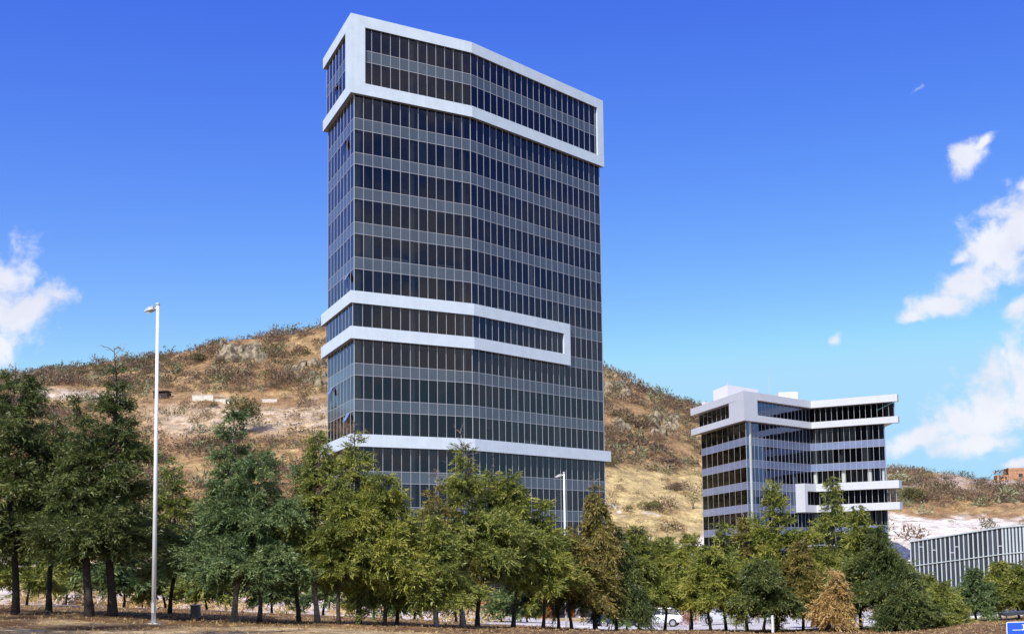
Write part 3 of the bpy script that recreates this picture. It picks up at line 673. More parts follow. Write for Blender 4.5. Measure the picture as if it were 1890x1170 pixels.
bk = [(a0.x, a0.y + .05), (a1.x, a1.y + .05), (a2.x, a2.y + .05), (a2.x + 4, a2.y + 22), (a0.x + 6, a0.y + 20)]
b = MB(); b.prism(bk, -2, [z0_ - .3, z1_ - .3, z2_ - .3, z2_ - .3, z0_ - .3]); b.build('building_core', M['dark_in'], FB)

# ------------------------------------------------------------------ hillside buildings
def hill_at(xi, yi, D0=235, D1=430):        # first hit of the view ray with the hill, as a real spot on the slope
    prev = None
    for i in range(400):
        D = D0 + (D1 - D0) * i / 399; p = at(xi, yi, D)
        if p.z < tz(p.x, D): return Vector((p.x, D, tz(p.x, D)))
    return None
def wallbit(x0, x1, yt, yb, label, mt, lean=0):
    h = hill_at((x0 + x1) / 2, yb) or at((x0 + x1) / 2, yb, 345)
    D = h.y; pa = at(x0, yb, D); pb = at(x1, yb, D); ht = at(x0, yt, D).z - pa.z
    b = MB(); w = pb.x - pa.x; b.box(-w / 2, w / 2, -.2, .2, -1.5, ht); n_ = max(2, int(w / 2.5))
    b.box(-w / 2 - .05, w / 2 + .05, -.26, .26, ht, ht + .12)
    r_ = empty('retaining_wall', ((pa.x + pb.x) / 2, D, pa.z), label=label, cat='wall', group='low white walls on the hill track')
    bb = b.build('wall', M[mt], r_)
    for j in range(1, n_):
        q = MB(); q.box(-w / 2 + j * w / n_ - .12, -w / 2 + j * w / n_ + .12, -.32, -.2, -1.5, ht - .1); q.build('buttress', M[mt], r_)
wallbit(355, 394, 730, 739, 'long low white wall left of the olive tree on the hill track', 'wallold')
wallbit(396, 425, 737, 742, 'thin low white wall directly left of the hillside olive tree', 'wallold')
wallbit(484, 512, 737, 742, 'short white wall right of the olive tree near the tower', 'wallold')
h = hill_at(295, 736) or at(295, 736, 340)
sh = empty('hill_shed', tuple(h), label='dark timber shed with sloping roof on the hill behind the street lamp', cat='shed')
b = MB(); b.box(-2, 2.2, 0, 3, -1, 2.0); b.build('wall', M['shed'], sh)
for zz_ in (.3, .8, 1.3, 1.8): b = MB(); b.box(-2, 2.2, -.08, -.01, zz_ - .15, zz_ + .15); b.build('plank', M['shed'], sh)
b = MB(); b.prism([(-2.4, -.6), (2.6, -.6), (2.6, 3.4), (-2.4, 3.4)], [2.05, 2.25, 2.25, 2.05], [2.2, 2.4, 2.4, 2.2]); b.build('roof', M['darkpanel'], sh)
h = at(1868, 886, 425); gz = tz(h.x, 425)
rz_ = max(gz, h.z - 1)
ru = empty('brick_house', (h.x, 425, h.z), label='half-built brick house with broken roof on the right skyline', cat='house')
b = MB(); b.box(-1.2, 9, 0, 6, -3, 4.6); b.build('wall', M['brickw'], ru)
b = MB(); b.box(-5.3, -1.25, .6, 5, -3, 2.1); b.build('side_wall', M['brickw'], ru)
b = MB(); b.box(2.6, 4.0, -.05, .1, .8, 2.4); b.build('window', M['darkpanel'], ru)
for i in range(3): b = MB(); b.box(-4.5 + i * 1.1, -3.9 + i * 1.1, .5, .62, .9, 1.5); b.build('window', M['darkpanel'], ru)
for i in range(11):
    b = MB(); x_ = -6.2 + i * .48; b.box(-.16, .16, -2, 3.4, 0, .13, 0, Matrix.Translation((x_, 1.2, 3.1 + .09 * i + random.uniform(-.15, .2))) @ Matrix.Rotation(random.uniform(-.25, .25), 4, 'X') @ Matrix.Rotation(random.uniform(-.3, .3), 4, 'Z')); b.build('roof_plank', M['shed'] if i % 3 else M['brickw'], ru)
for zz_ in (2.3, 2.75): b = MB(); b.box(-5.6, -.9, .4, .7, zz_, zz_ + .14); b.build('beam', M['shed'], ru)

# ------------------------------------------------------------------ foliage generators
def leaves(C, Dr, size, wid, tint, up=.35):
    n_ = len(C); Dr = Dr / np.linalg.norm(Dr, axis=1, keepdims=True)
    rv = rng.normal(size=(n_, 3)); rv[:, 2] += up * 2
    S_ = np.cross(Dr, rv); S_ /= np.linalg.norm(S_, axis=1, keepdims=True) + 1e-9
    s = size[:, None]; w = wid[:, None]
    V = np.stack([C, C + Dr * s * .45 + S_ * w, C + Dr * s, C + Dr * s * .45 - S_ * w], 1).reshape(-1, 3)
    return V, np.arange(4 * n_).reshape(-1, 4), tint
def needles(C, Dr, size, wid, tint):
    n_ = len(C); Dr = Dr / np.linalg.norm(Dr, axis=1, keepdims=True); rv = rng.normal(size=(n_, 3)); rv[:, 2] += .5
    S_ = np.cross(Dr, rv); S_ /= np.linalg.norm(S_, axis=1, keepdims=True) + 1e-9; w = wid[:, None]
    return np.stack([C - S_ * w, C + S_ * w, C + Dr * size[:, None]], 1).reshape(-1, 3), np.arange(3 * n_).reshape(-1, 3), tint
def profile(t, kind):
    if kind == 'cone': return np.where(t < .58, .30 + .70 * (1 - t / .58) ** .95, .04 + .26 * ((1 - t) / .42) ** 1.15) * np.minimum(1, .6 + t * 3.2)
    if kind == 'round': return np.sqrt(np.clip(1 - t ** 1.5, .01, 1)) * (1 - .55 * t) * np.minimum(1, .6 + t * 2.2)
    if kind == 'spire': return np.where(t < .45, .35 + .65 * np.sqrt(np.clip(1 - (t / .5) ** 2, 0, 1)), (1 - t) * .62 + .03)
    return (1 - t)
TREECOUNT = [0]
def tree(label, xb, ytop, hw, D, lm='olive', bark='bark_dark', kind='cone', n=16000, base=.16, droop=.25, bare=0, lean=0, trunkr=None, leaf=.125, name='conifer_tree', group='conifers planted in the front row', xtop=None, h=None, cat='tree', gaps=.0, pos=None):
    TREECOUNT[0] += 1; r_ = np.random.default_rng(100 + TREECOUNT[0])
    if pos is None:
        X = at(xb, 1140, D).x; z = tz(X, D) - .05
    else: X, Yp, z = pos
    H = at(xb, ytop, D).z - z if h is None else h; Rr = hw * D / F * 1.13
    root = empty(name, (X, D if pos is None else Yp, z), label=label, cat=cat, group=group)
    # leader
    bend = (at(xtop, ytop, D).x - X) if xtop is not None else lean
    def axis(t):
        t = np.asarray(t); return np.stack([bend * t ** 1.6 + .12 * np.sin(t * 7 + TREECOUNT[0]), .15 * np.sin(t * 5 + 2 * TREECOUNT[0]) * t, t * H], -1)
    tr_ = trunkr or max(.07, H * .0135)
    ts = np.linspace(0, 1, 12); ax = axis(ts); ax[0] += (0, 0, -.3)
    tb = MB(); tb.tube([tuple(q) for q in ax], [tr_ * (1.5 if i == 0 else (1 - t_) ** .9 + .05) for i, t_ in enumerate(ts)], 8)
    tb.build('trunk', M[bark], root, smooth=True)
    nb = int(46 + H * 7); tt = base + (1 - .05 * bare - base) * r_.random(nb) ** 1.1; tt = np.sort(tt); tn = (tt - base) / (1 - .05 * bare - base)
    Lb = Rr * profile(tn, kind) * r_.uniform(.45, 1.3, nb) + .12
    az = np.cumsum(np.full(nb, 2.4)) + r_.normal(0, .5, nb)
    # a few gaps / lobes
    lob = 1 + .3 * np.sin(az * 2 + r_.uniform(0, 6)) * np.cos(tn * 9 + r_.uniform(0, 6)); Lb *= lob
    el = .12 + .42 * tn + r_.normal(0, .14, nb)
    hd = np.stack([np.cos(az), np.sin(az), np.zeros(nb)], 1)
    B0 = axis(tt)
    def bpos(i, s):   # i idx array, s
        return B0[i] + hd[i] * (Lb[i] * s * np.cos(el[i]))[:, None] + np.array([0, 0, 1.]) * (Lb[i] * (np.sin(el[i]) * s - droop * s * s * 1.3))[:, None]
    bb = MB()
    for i in range(nb):
        q = bpos(np.full(4, i), np.array([0, .33, .66, 1.])); rr = max(.012, tr_ * .32 * (1 - tn[i] * .7))
        bb.tube([tuple(p_) for p_ in q], [rr, rr * .7, rr * .4, .006], 3, cap=False)
    nbare = int(bare * 20)
    for i in range(nbare):
        t_ = 1 - .16 * r_.random() * (1 + bare); p_ = axis(t_); a_ = r_.uniform(0, 6.28); l_ = Rr * .35 * r_.uniform(.4, 1) * (1.15 - (t_ - .8) * 3 if t_ > .8 else 1)
        l_ = abs(l_); e_ = r_.uniform(-.1, .9); d_ = np.array([math.cos(a_) * math.cos(e_), math.sin(a_) * math.cos(e_), math.sin(e_)])
        bb.tube([tuple(p_), tuple(p_ + d_ * l_ * .55 + (0, 0, .04)), tuple(p_ + d_ * l_)], [.018, .012, .005], 3, cap=False)
        for _ in range(3):
            q_ = p_ + d_ * l_ * r_.uniform(.4, 1); d2 = d_ + r_.normal(0, .7, 3); bb.tube([tuple(q_), tuple(q_ + d2 * l_ * .3)], [.008, .004], 3, cap=False)
    bb.build('limbs', M['twig'] if bare or gaps else M[bark], root, kind='stuff')
    # twigs: share of leaves by branch length
    n = int(n * 2.7); wgt = Lb ** 1.6; wgt /= wgt.sum(); ntw = max(60, n // 22)
    bi = r_.choice(nb, ntw, p=wgt); s = np.clip(r_.beta(1.7, 1.15, ntw), .05, 1.0)
    if gaps: keep = r_.random(nb) > gaps; s = s[keep[bi]]; bi = bi[keep[bi]]; ntw = len(bi)
    side = np.cross(hd[bi], (0, 0, 1.)); sg = r_.choice([-1, 1], ntw)
    td = hd[bi] * r_.uniform(.3, 1.1, ntw)[:, None] + side * (sg * r_.uniform(.1, 1.1, ntw))[:, None]; td[:, 2] += r_.normal(.12, .38, ntw) - droop * 1.1 * s
    td /= np.linalg.norm(td, axis=1, keepdims=True)
    tl = (.20 * Lb[bi] + .30) * r_.uniform(.55, 1.35, ntw)
    T0 = bpos(bi, s)
    per = 22; k = np.repeat(np.arange(ntw), per); w = np.tile(np.linspace(0, 1, per), ntw) + r_.uniform(-.03, .03, ntw * per)
    C = T0[k] + td[k] * (tl[k] * w)[:, None] + r_.normal(0, .035, (len(k), 3)) * (1.6 - w[:, None]); C[:, 2] -= droop * .35 * tl[k] * w ** 2
    Dr = td[k] + r_.normal(0, .5, (len(k), 3)); Dr[:, 2] += .1 - droop * .8
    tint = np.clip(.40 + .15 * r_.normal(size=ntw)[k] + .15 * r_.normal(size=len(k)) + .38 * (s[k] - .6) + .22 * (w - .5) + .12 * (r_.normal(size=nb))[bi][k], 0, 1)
    sz = leaf * r_.uniform(.6, 1.4, len(k)) * (D / 45) ** .35
    V, Fq, tn_ = needles(C, Dr, sz, sz * .15, tint)
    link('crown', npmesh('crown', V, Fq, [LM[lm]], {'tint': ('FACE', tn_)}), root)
    return root
def clumps(name, items, lm, per, label=None, parent=None, leafk=.14, up=.2, hemi=True, fill=.75, **kw):
    """one mesh of many bushes: items = (x, y, z, radius, height)"""
    A = np.array(items); n_ = len(A); k = np.repeat(np.arange(n_), per); d = rng.normal(size=(n_ * per, 3)); d /= np.linalg.norm(d, axis=1, keepdims=True)
    d[:, 2] = np.abs(d[:, 2]); rad = rng.random(n_ * per) ** (1 - fill)
    lump = 1 + .28 * np.sin(d[:, 0] * 5 + k) * np.cos(d[:, 1] * 4 + k * 2)
    C = A[k, :3] + d * (A[k, 3] * rad * lump)[:, None] * np.array([1, 1, 0]) + np.array([0, 0, 1]) * (d[:, 2] * rad * lump * A[k, 4])[:, None]
    sz = leafk * A[k, 3] * rng.uniform(.5, 1.6, len(k)); Dr = d + rng.normal(0, .7, d.shape)
    tint = np.clip(.45 + .2 * rng.normal(size=n_)[k] + .14 * rng.normal(size=len(k)), 0, 1)
    V, Fq, t_ = needles(C, Dr, sz, sz * .22, tint)
    return link(name, npmesh(name, V, Fq, [LM[lm]], {'tint': ('FACE', t_)}), parent, **kw)
# ------------------------------------------------------------------ trees: front row, from the left edge to the right
F_ = 'conifers planted in the front row'; B_ = 'young trees behind the front row'
def ft(label, xb, yt, hw, D, lm, **k): return tree(label, xb, yt, hw, D, lm, **k)
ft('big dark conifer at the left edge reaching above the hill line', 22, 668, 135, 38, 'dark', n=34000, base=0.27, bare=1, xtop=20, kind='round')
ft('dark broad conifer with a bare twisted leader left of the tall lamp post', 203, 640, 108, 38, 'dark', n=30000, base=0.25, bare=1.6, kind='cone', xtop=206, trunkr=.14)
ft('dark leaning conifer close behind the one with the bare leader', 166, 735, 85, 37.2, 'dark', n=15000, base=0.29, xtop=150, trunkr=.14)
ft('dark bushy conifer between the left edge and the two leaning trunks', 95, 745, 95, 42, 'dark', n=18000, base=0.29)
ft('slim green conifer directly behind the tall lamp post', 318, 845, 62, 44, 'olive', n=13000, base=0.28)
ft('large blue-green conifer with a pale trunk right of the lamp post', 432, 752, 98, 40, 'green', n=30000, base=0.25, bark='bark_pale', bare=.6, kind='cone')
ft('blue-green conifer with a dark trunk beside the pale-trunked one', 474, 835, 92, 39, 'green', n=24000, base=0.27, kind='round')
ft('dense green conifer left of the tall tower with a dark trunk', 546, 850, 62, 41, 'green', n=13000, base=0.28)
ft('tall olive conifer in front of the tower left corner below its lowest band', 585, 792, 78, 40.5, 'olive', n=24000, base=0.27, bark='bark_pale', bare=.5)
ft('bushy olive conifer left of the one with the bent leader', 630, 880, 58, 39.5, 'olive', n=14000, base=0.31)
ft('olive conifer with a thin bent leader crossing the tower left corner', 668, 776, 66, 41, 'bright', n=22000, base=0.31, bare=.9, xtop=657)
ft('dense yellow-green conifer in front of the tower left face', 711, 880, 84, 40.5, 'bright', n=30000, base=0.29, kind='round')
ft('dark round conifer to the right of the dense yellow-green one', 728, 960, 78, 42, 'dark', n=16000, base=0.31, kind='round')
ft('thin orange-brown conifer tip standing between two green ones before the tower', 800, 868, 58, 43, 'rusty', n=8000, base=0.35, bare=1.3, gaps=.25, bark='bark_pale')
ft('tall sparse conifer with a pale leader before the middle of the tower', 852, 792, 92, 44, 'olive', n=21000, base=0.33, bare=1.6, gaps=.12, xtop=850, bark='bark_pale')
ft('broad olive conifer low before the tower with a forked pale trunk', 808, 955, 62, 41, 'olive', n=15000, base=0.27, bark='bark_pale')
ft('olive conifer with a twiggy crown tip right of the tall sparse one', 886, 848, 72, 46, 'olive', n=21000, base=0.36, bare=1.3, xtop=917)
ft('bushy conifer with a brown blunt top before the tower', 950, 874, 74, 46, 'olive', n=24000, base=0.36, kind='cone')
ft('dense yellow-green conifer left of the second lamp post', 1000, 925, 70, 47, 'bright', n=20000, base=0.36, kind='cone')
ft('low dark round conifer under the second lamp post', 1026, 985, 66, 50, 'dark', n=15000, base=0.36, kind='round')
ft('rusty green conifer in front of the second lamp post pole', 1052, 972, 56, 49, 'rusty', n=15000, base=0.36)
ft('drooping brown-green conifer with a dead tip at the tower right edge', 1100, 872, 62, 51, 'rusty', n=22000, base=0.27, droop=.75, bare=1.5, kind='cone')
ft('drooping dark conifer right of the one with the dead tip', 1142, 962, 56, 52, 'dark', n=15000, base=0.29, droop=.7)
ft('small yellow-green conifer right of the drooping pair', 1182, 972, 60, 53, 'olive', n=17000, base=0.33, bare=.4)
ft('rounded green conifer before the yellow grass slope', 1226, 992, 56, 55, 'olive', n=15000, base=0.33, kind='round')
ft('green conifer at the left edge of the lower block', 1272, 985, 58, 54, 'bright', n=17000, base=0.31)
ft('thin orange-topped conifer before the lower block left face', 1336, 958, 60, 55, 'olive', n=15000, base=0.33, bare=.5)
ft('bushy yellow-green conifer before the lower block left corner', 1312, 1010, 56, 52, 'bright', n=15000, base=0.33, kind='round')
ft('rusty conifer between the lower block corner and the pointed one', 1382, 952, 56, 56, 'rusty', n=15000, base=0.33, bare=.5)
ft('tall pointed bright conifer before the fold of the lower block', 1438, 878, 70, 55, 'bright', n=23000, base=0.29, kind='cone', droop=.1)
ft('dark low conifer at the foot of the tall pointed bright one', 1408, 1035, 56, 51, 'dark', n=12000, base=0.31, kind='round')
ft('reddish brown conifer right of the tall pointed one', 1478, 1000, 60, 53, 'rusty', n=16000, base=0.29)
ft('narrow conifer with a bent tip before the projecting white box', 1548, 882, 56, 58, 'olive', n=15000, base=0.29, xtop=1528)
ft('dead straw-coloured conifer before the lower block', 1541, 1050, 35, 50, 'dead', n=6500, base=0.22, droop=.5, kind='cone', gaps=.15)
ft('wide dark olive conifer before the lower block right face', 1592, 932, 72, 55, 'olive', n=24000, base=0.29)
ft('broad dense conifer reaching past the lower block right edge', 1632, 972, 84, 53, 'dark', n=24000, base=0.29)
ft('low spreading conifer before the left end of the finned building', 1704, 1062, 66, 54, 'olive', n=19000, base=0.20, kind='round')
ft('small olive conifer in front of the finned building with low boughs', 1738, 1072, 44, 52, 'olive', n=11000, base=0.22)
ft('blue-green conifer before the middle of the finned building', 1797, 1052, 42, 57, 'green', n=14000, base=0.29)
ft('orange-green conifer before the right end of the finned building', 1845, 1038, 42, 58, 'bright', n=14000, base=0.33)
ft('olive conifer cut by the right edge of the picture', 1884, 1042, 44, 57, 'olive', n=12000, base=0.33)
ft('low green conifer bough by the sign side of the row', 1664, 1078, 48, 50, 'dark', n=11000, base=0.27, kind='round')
for X_, D_, h_, rr_, lab in ((-14.6, 20.5, 13, 2.0, 'second conifer from the camera in the line left of the picture'), (-18.4, 23, 14, 2.9, 'third conifer from the camera in the line left of the picture'), (-10.5, 5, 13, 3.0, 'conifer left of the camera beside the viewpoint'),
        (-23.4, 25.5, 14, 3.5, 'fourth conifer from the camera in the line left of the picture'), (-28.0, 32, 14, 3.8, 'fifth conifer from the camera in the line left of the picture'), (-3.5, -9, 13, 3.0, 'conifer standing right behind the camera')):
    tree(lab, 0, 0, rr_ * F / max(D_, 1), max(D_, 1), 'dark', n=13000, base=.14, kind='round', h=h_, pos=(X_, D_, tz(X_, D_) - .05), group='conifers on the verge outside the picture')
# back row of young trees
for lab, xb, yt, hw, D, lm in (('small olive tree behind the left edge conifer', 52, 985, 60, 62, 'olive'), ('small yellowish tree behind the gap left of the leaning trunks', 120, 1010, 52, 68, 'bright'),
        ('small dark tree right of the leaning trunks in the back', 225, 990, 50, 60, 'green'), ('little tree just right of the tall lamp post foot', 302, 1020, 44, 62, 'olive'),
        ('little tree behind the large pale-trunked conifer', 382, 1020, 46, 60, 'olive'), ('little tree behind the gap between the green conifers', 505, 1030, 42, 62, 'green'),
        ('small green tree behind the left foot of the tower', 600, 1015, 46, 60, 'green'), ('small olive tree behind the bent-leader conifer', 690, 1030, 44, 64, 'olive'),
        ('small dense tree behind the dark round conifer', 762, 1035, 48, 62, 'green'), ('small light green tree before the tower storefront', 838, 1010, 46, 60, 'olive'),
        ('small green tree between the orange porch columns', 925, 1090, 24, 80, 'green'), ('small bushy tree by the tan porch wall', 975, 1092, 22, 82, 'olive'),
        ('bright green bushy tree beside the parked cars', 1160, 1085, 34, 70, 'green'), ('small tree behind the reddish conifer', 1500, 1050, 40, 70, 'olive'),
        ('small tree between the lower block and the finned building', 1668, 1040, 36, 72, 'olive')):
    tree(lab, xb, yt, hw, D, lm, n=7000, base=.30, kind='round', name='young_tree', group=B_, leaf=.2)

# ------------------------------------------------------------------ hill vegetation
def scat(n_, f):
    out = []
    for _ in range(n_):
        D = math.sqrt(rng.uniform(222 ** 2, 452 ** 2)); u_ = rng.uniform(-.72, .50); X = u_ * D; z = tz(X, D); xi, yi = toimg((X, D, z))
        w = f(X, D, xi, yi)
        if rng.random() < w: out.append((X, D, z, xi, yi))
    return out
def dens(X, D, xi, yi):
    n = 1.5 * fbm(X, D, 16, 3, 3.)
    if 272 < xi < 325 and 716 < yi < 752 or 350 < xi < 518 and 726 < yi < 752: return 0
    if 408 < xi < 490 and 628 < yi < 668 or 1112 < xi < 1170 and 686 < yi < 735 or 1198 < xi < 1252 and 768 < yi < 803: return .3
    if xi < 900:
        w = .85 + n * 1.2
        if yi > 690 and 738 - 12 < yi < 812 and xi > 240: w *= .22
        if 60 < xi < 220 and 712 < yi < 738: w *= .15
    elif xi < 1640:
        w = .75 + n * 1.1
        if yi > 858: w *= .16
        if yi > 985: w *= .3
    else:
        w = .06 if yi < 904 else (.8 + n if yi < 936 else .03)
        if xi < 1720 and yi < 900: w = .8
    return w
sc = scat(17000, dens)
a_, b_, c_, e_ = [], [], [], []
for X, D, z, xi, yi in sc:
    r_ = rng.uniform(.6, 2.0) + rng.random() ** 3 * 2.4; t = rng.random(); it = (X, D, z - .2, r_, r_ * rng.uniform(.7, 1.25))
    if t < .62: a_.append(it)
    elif t < .80: b_.append(it)
    elif t < .90: c_.append((X, D, z - .2, r_ * .8, r_ * 1.1))
    else: e_.append(it)
clumps('scrub', a_, 'scrub', 190, kind='stuff', leafk=.19); clumps('green_scrub', b_, 'scrubgreen', 130, kind='stuff', leafk=.2)
clumps('cactus_scrub', c_, 'cactus', 90, kind='stuff', leafk=.32, fill=.6)
gr = [(X, D, z - .1, rng.uniform(.5, 1.1), rng.uniform(.5, 1.2)) for X, D, z, xi, yi in scat(9000, lambda X, D, xi, yi: .65 if not (xi > 1640 and yi > 945) and not (xi > 1225 and yi > 990) else .05)]
clumps('dry_grass', gr, 'straw', 30, kind='stuff', leafk=.42, up=0)
# individual bushes and trees one can pick out on the hill
def bush(lab, xi, yi, rpx, hpx, lm, per=900, cat='bush', name='hillside_bush', trunk=False):
    h = hill_at(xi, yi)
    if h is None: h = at(xi, yi, 400)
    s_ = h.y / F; R_ = rpx * s_; Hh = hpx * s_
    root = empty(name, tuple(h), label=lab, cat=cat, group='bushes one can pick out on the hillside')
    t_ = MB(); z0s = .35 * Hh if trunk else .1
    for q in range(4):
        a = q * 1.6; t_.tube([(0, 0, -.4), (.2 * R_ * math.cos(a), .2 * R_ * math.sin(a), z0s), (.55 * R_ * math.cos(a), .55 * R_ * math.sin(a), Hh * .7)], [.16, .1, .03], 5)
    t_.build('trunk', M['twig'], root)
    its = [(rng.normal(0, .38) * R_, rng.normal(0, .38) * R_, z0s + rng.uniform(0, .35) * Hh, R_ * rng.uniform(.35, .6), Hh * rng.uniform(.3, .5)) for _ in range(8)]
    clumps('crown', its, lm, per // 8, parent=root, leafk=.22)
for a in (('large olive tree on the track above the tower left trees', 447, 800, 34, 62, 'scrubgreen', 2600, 'tree', 'hillside_tree', True),
          ('dark green tree on the skyline left of the rock outcrop', 365, 668, 20, 24, 'scrubgreen', 1500), ('small dark green tree on the far left skyline', 146, 692, 11, 13, 'dark', 900),
          ('green bush on the skyline just left of the tall lamp post', 196, 690, 20, 20, 'scrubgreen', 1200), ('olive bush on the skyline left of the lamp post top', 268, 672, 12, 14, 'scrubgreen', 900),
          ('round olive bush on the yellow slope between the buildings', 1205, 940, 27, 22, 'scrubgreen', 1500), ('small dark bush on the left of the yellow slope', 1156, 944, 13, 14, 'scrubgreen', 900),
          ('lone small tree on the yellow slope by the lower block', 1279, 940, 9, 24, 'scrubgreen', 800, 'tree', 'hillside_tree', True), ('wide brown bush above the yellow slope', 1245, 905, 24, 20, 'scrub', 1200),
          ('large golden bush right of the lower block', 1680, 925, 30, 42, 'scrubgreen', 2200), ('bright green cactus clump below the golden bush', 1672, 935, 16, 20, 'cactus', 1000),
          ('green bush at the right of the golden bush', 1722, 900, 12, 14, 'scrubgreen', 800), ('dark little bush on the pale right crest', 1746, 884, 9, 8, 'dark', 700),
          ('grey leafless bush on the right skyline', 1812, 893, 14, 16, 'scrub', 700), ('dark bush before the broken brick house', 1846, 900, 12, 12, 'scrub', 900),
          ('straw-coloured bush on the right crest', 1718, 882, 18, 10, 'straw', 700), ('green round bush near the low white walls', 390, 752, 14, 12, 'scrubgreen', 800),
          ('large brown bush mid slope right of the tower', 1240, 862, 26, 24, 'scrub', 1400), ('dark green bush below the right rock outcrop', 1128, 860, 20, 20, 'scrubgreen', 1200),
          ('dark bushy tree mid slope below the left rocks', 545, 705, 26, 26, 'scrub', 1400)):
    bush(*a)
# twigs along the skyline
# rock outcrops
ico_v = []; 
def rock(seed, s):
    import bmesh
    bm = bmesh.new(); bmesh.ops.create_icosphere(bm, subdivisions=2, radius=1)
    for v_ in bm.verts:
        q = v_.co.copy(); d = 1 + .45 * noise.noise(q * 1.3 + Vector((seed * 3.1, 0, 0))) + .2 * noise.noise(q * 3 + Vector((0, seed, 0)))
        v_.co = Vector((round(q.x * d * 2.2) / 2.2 * .5 + q.x * d * .5, round(q.y * d * 2.2) / 2.2 * .5 + q.y * d * .5, round(q.z * d * 2) / 2 * .5 + q.z * d * .5))
    me = bpy.data.meshes.new('rock'); bm.to_mesh(me); bm.free(); me.materials.append(s); return me
M['rock'] = mat('hill_rock', (.16, .125, .09), .95, vary=.45, nscale=.6, bump=1, bscale=2, col2=(.42, .34, .22))
RK = [rock(i, M['rock']) for i in range(6)]
def outcrop(lab, x0, x1, y0, y1, n_, smin, smax, tall=1.5):
    c = hill_at((x0 + x1) / 2, (y0 + y1) / 2) or at((x0 + x1) / 2, (y0 + y1) / 2, 400)
    root = empty('rock_outcrop', tuple(c), label=lab, cat='rocks')
    for i in range(n_):
        xi, yi = random.uniform(x0, x1), random.uniform(y0, y1); h = hill_at(xi, yi)
        if h is None: continue
        o = link('rock', RK[i % 6], root, loc=tuple(h - c)); s_ = random.uniform(smin, smax); o.scale = (s_ * random.uniform(.6, 1), s_ * .8, s_ * random.uniform(.9, tall)); o.rotation_euler = (random.uniform(-.2, .2), random.uniform(-.2, .2), random.uniform(0, 6))
outcrop('tall pale rock cliff on the left hill crest', 408, 488, 642, 666, 60, .9, 2.5, 1.6)
outcrop('scattered grey boulders beside the tower on the left hill', 530, 600, 672, 712, 22, .8, 1.9)
outcrop('pale rocky crest just right of the tower', 1116, 1165, 696, 735, 50, .8, 2.2, 1.5)
outcrop('dark rock ledge in the middle of the slope between the buildings', 1200, 1250, 770, 802, 40, .9, 2.2)
outcrop('small boulders on the slope at the tower right edge', 1130, 1190, 775, 800, 10, .8, 1.6)

# ------------------------------------------------------------------ near ground cover
fg = []
for _ in range(14000):
    D = math.sqrt(rng.uniform(22 ** 2, 60 ** 2)); X = rng.uniform(-.64, .40) * D; fg.append((X, D, tz(X, D) - .02, rng.uniform(.02, .06), rng.uniform(.02, .07)))
clumps('straw_tufts', fg, 'straw', 9, kind='stuff', leafk=1.1, up=0)
fl = []
for _ in range(1800):
    D = math.sqrt(rng.uniform(37 ** 2, 60 ** 2)); X = rng.uniform(-.64, .40) * D; fl.append((X, D, tz(X, D) - .02, rng.uniform(.08, .2), rng.uniform(.02, .05)))
clumps('fallen_needles', fl, 'litter', 12, kind='stuff', leafk=.5, up=0)
fm = []
for _ in range(260):
    D = rng.uniform(66, 125); X = rng.uniform(-.55, -.12) * D; fm.append((X, D, tz(X, D) - .05, rng.uniform(.4, 1.2), rng.uniform(.3, 1.1)))
clumps('dry_scrub', fm, 'straw', 60, kind='stuff', leafk=.3, up=0)
def shrub(lab, xi, D, hw, hpx, lm):
    X = at(xi, 1140, D).x; z = tz(X, D); s_ = D / F; root = empty('shrub', (X, D, z), label=lab, cat='shrub')
    t_ = MB(); t_.tube([(0, 0, -.1), (.03, 0, hpx * s_ * .6)], [.05, .02], 6); t_.build('stem', M['bark_dark'], root)
    clumps('crown', [(rng.normal(0, .3) * hw * s_, rng.normal(0, .3) * hw * s_, hpx * s_ * rng.uniform(.1, .4), hw * s_ * .6, hpx * s_ * .55) for _ in range(5)], lm, 260, parent=root, leafk=.16)
shrub('red-leaved shrub between the trunks beside the parked cars', 1272, 62, 20, 44, 'red')
shrub('bright green shrub at the foot of the dead straw-coloured conifer', 1512, 60, 11, 26, 'bright')
shrub('yellow-green shrub beside the first orange porch column', 862, 92, 9, 22, 'bright')
shrub('dark green shrub under the conifers left of the reddish ones', 1358, 66, 20, 28, 'olive')
shrub('dry round bush left of the tall lamp post foot', 262, 66, 34, 38, 'straw')
shrub('dry grassy bush behind the leaning trunks', 148, 70, 26, 34, 'straw')

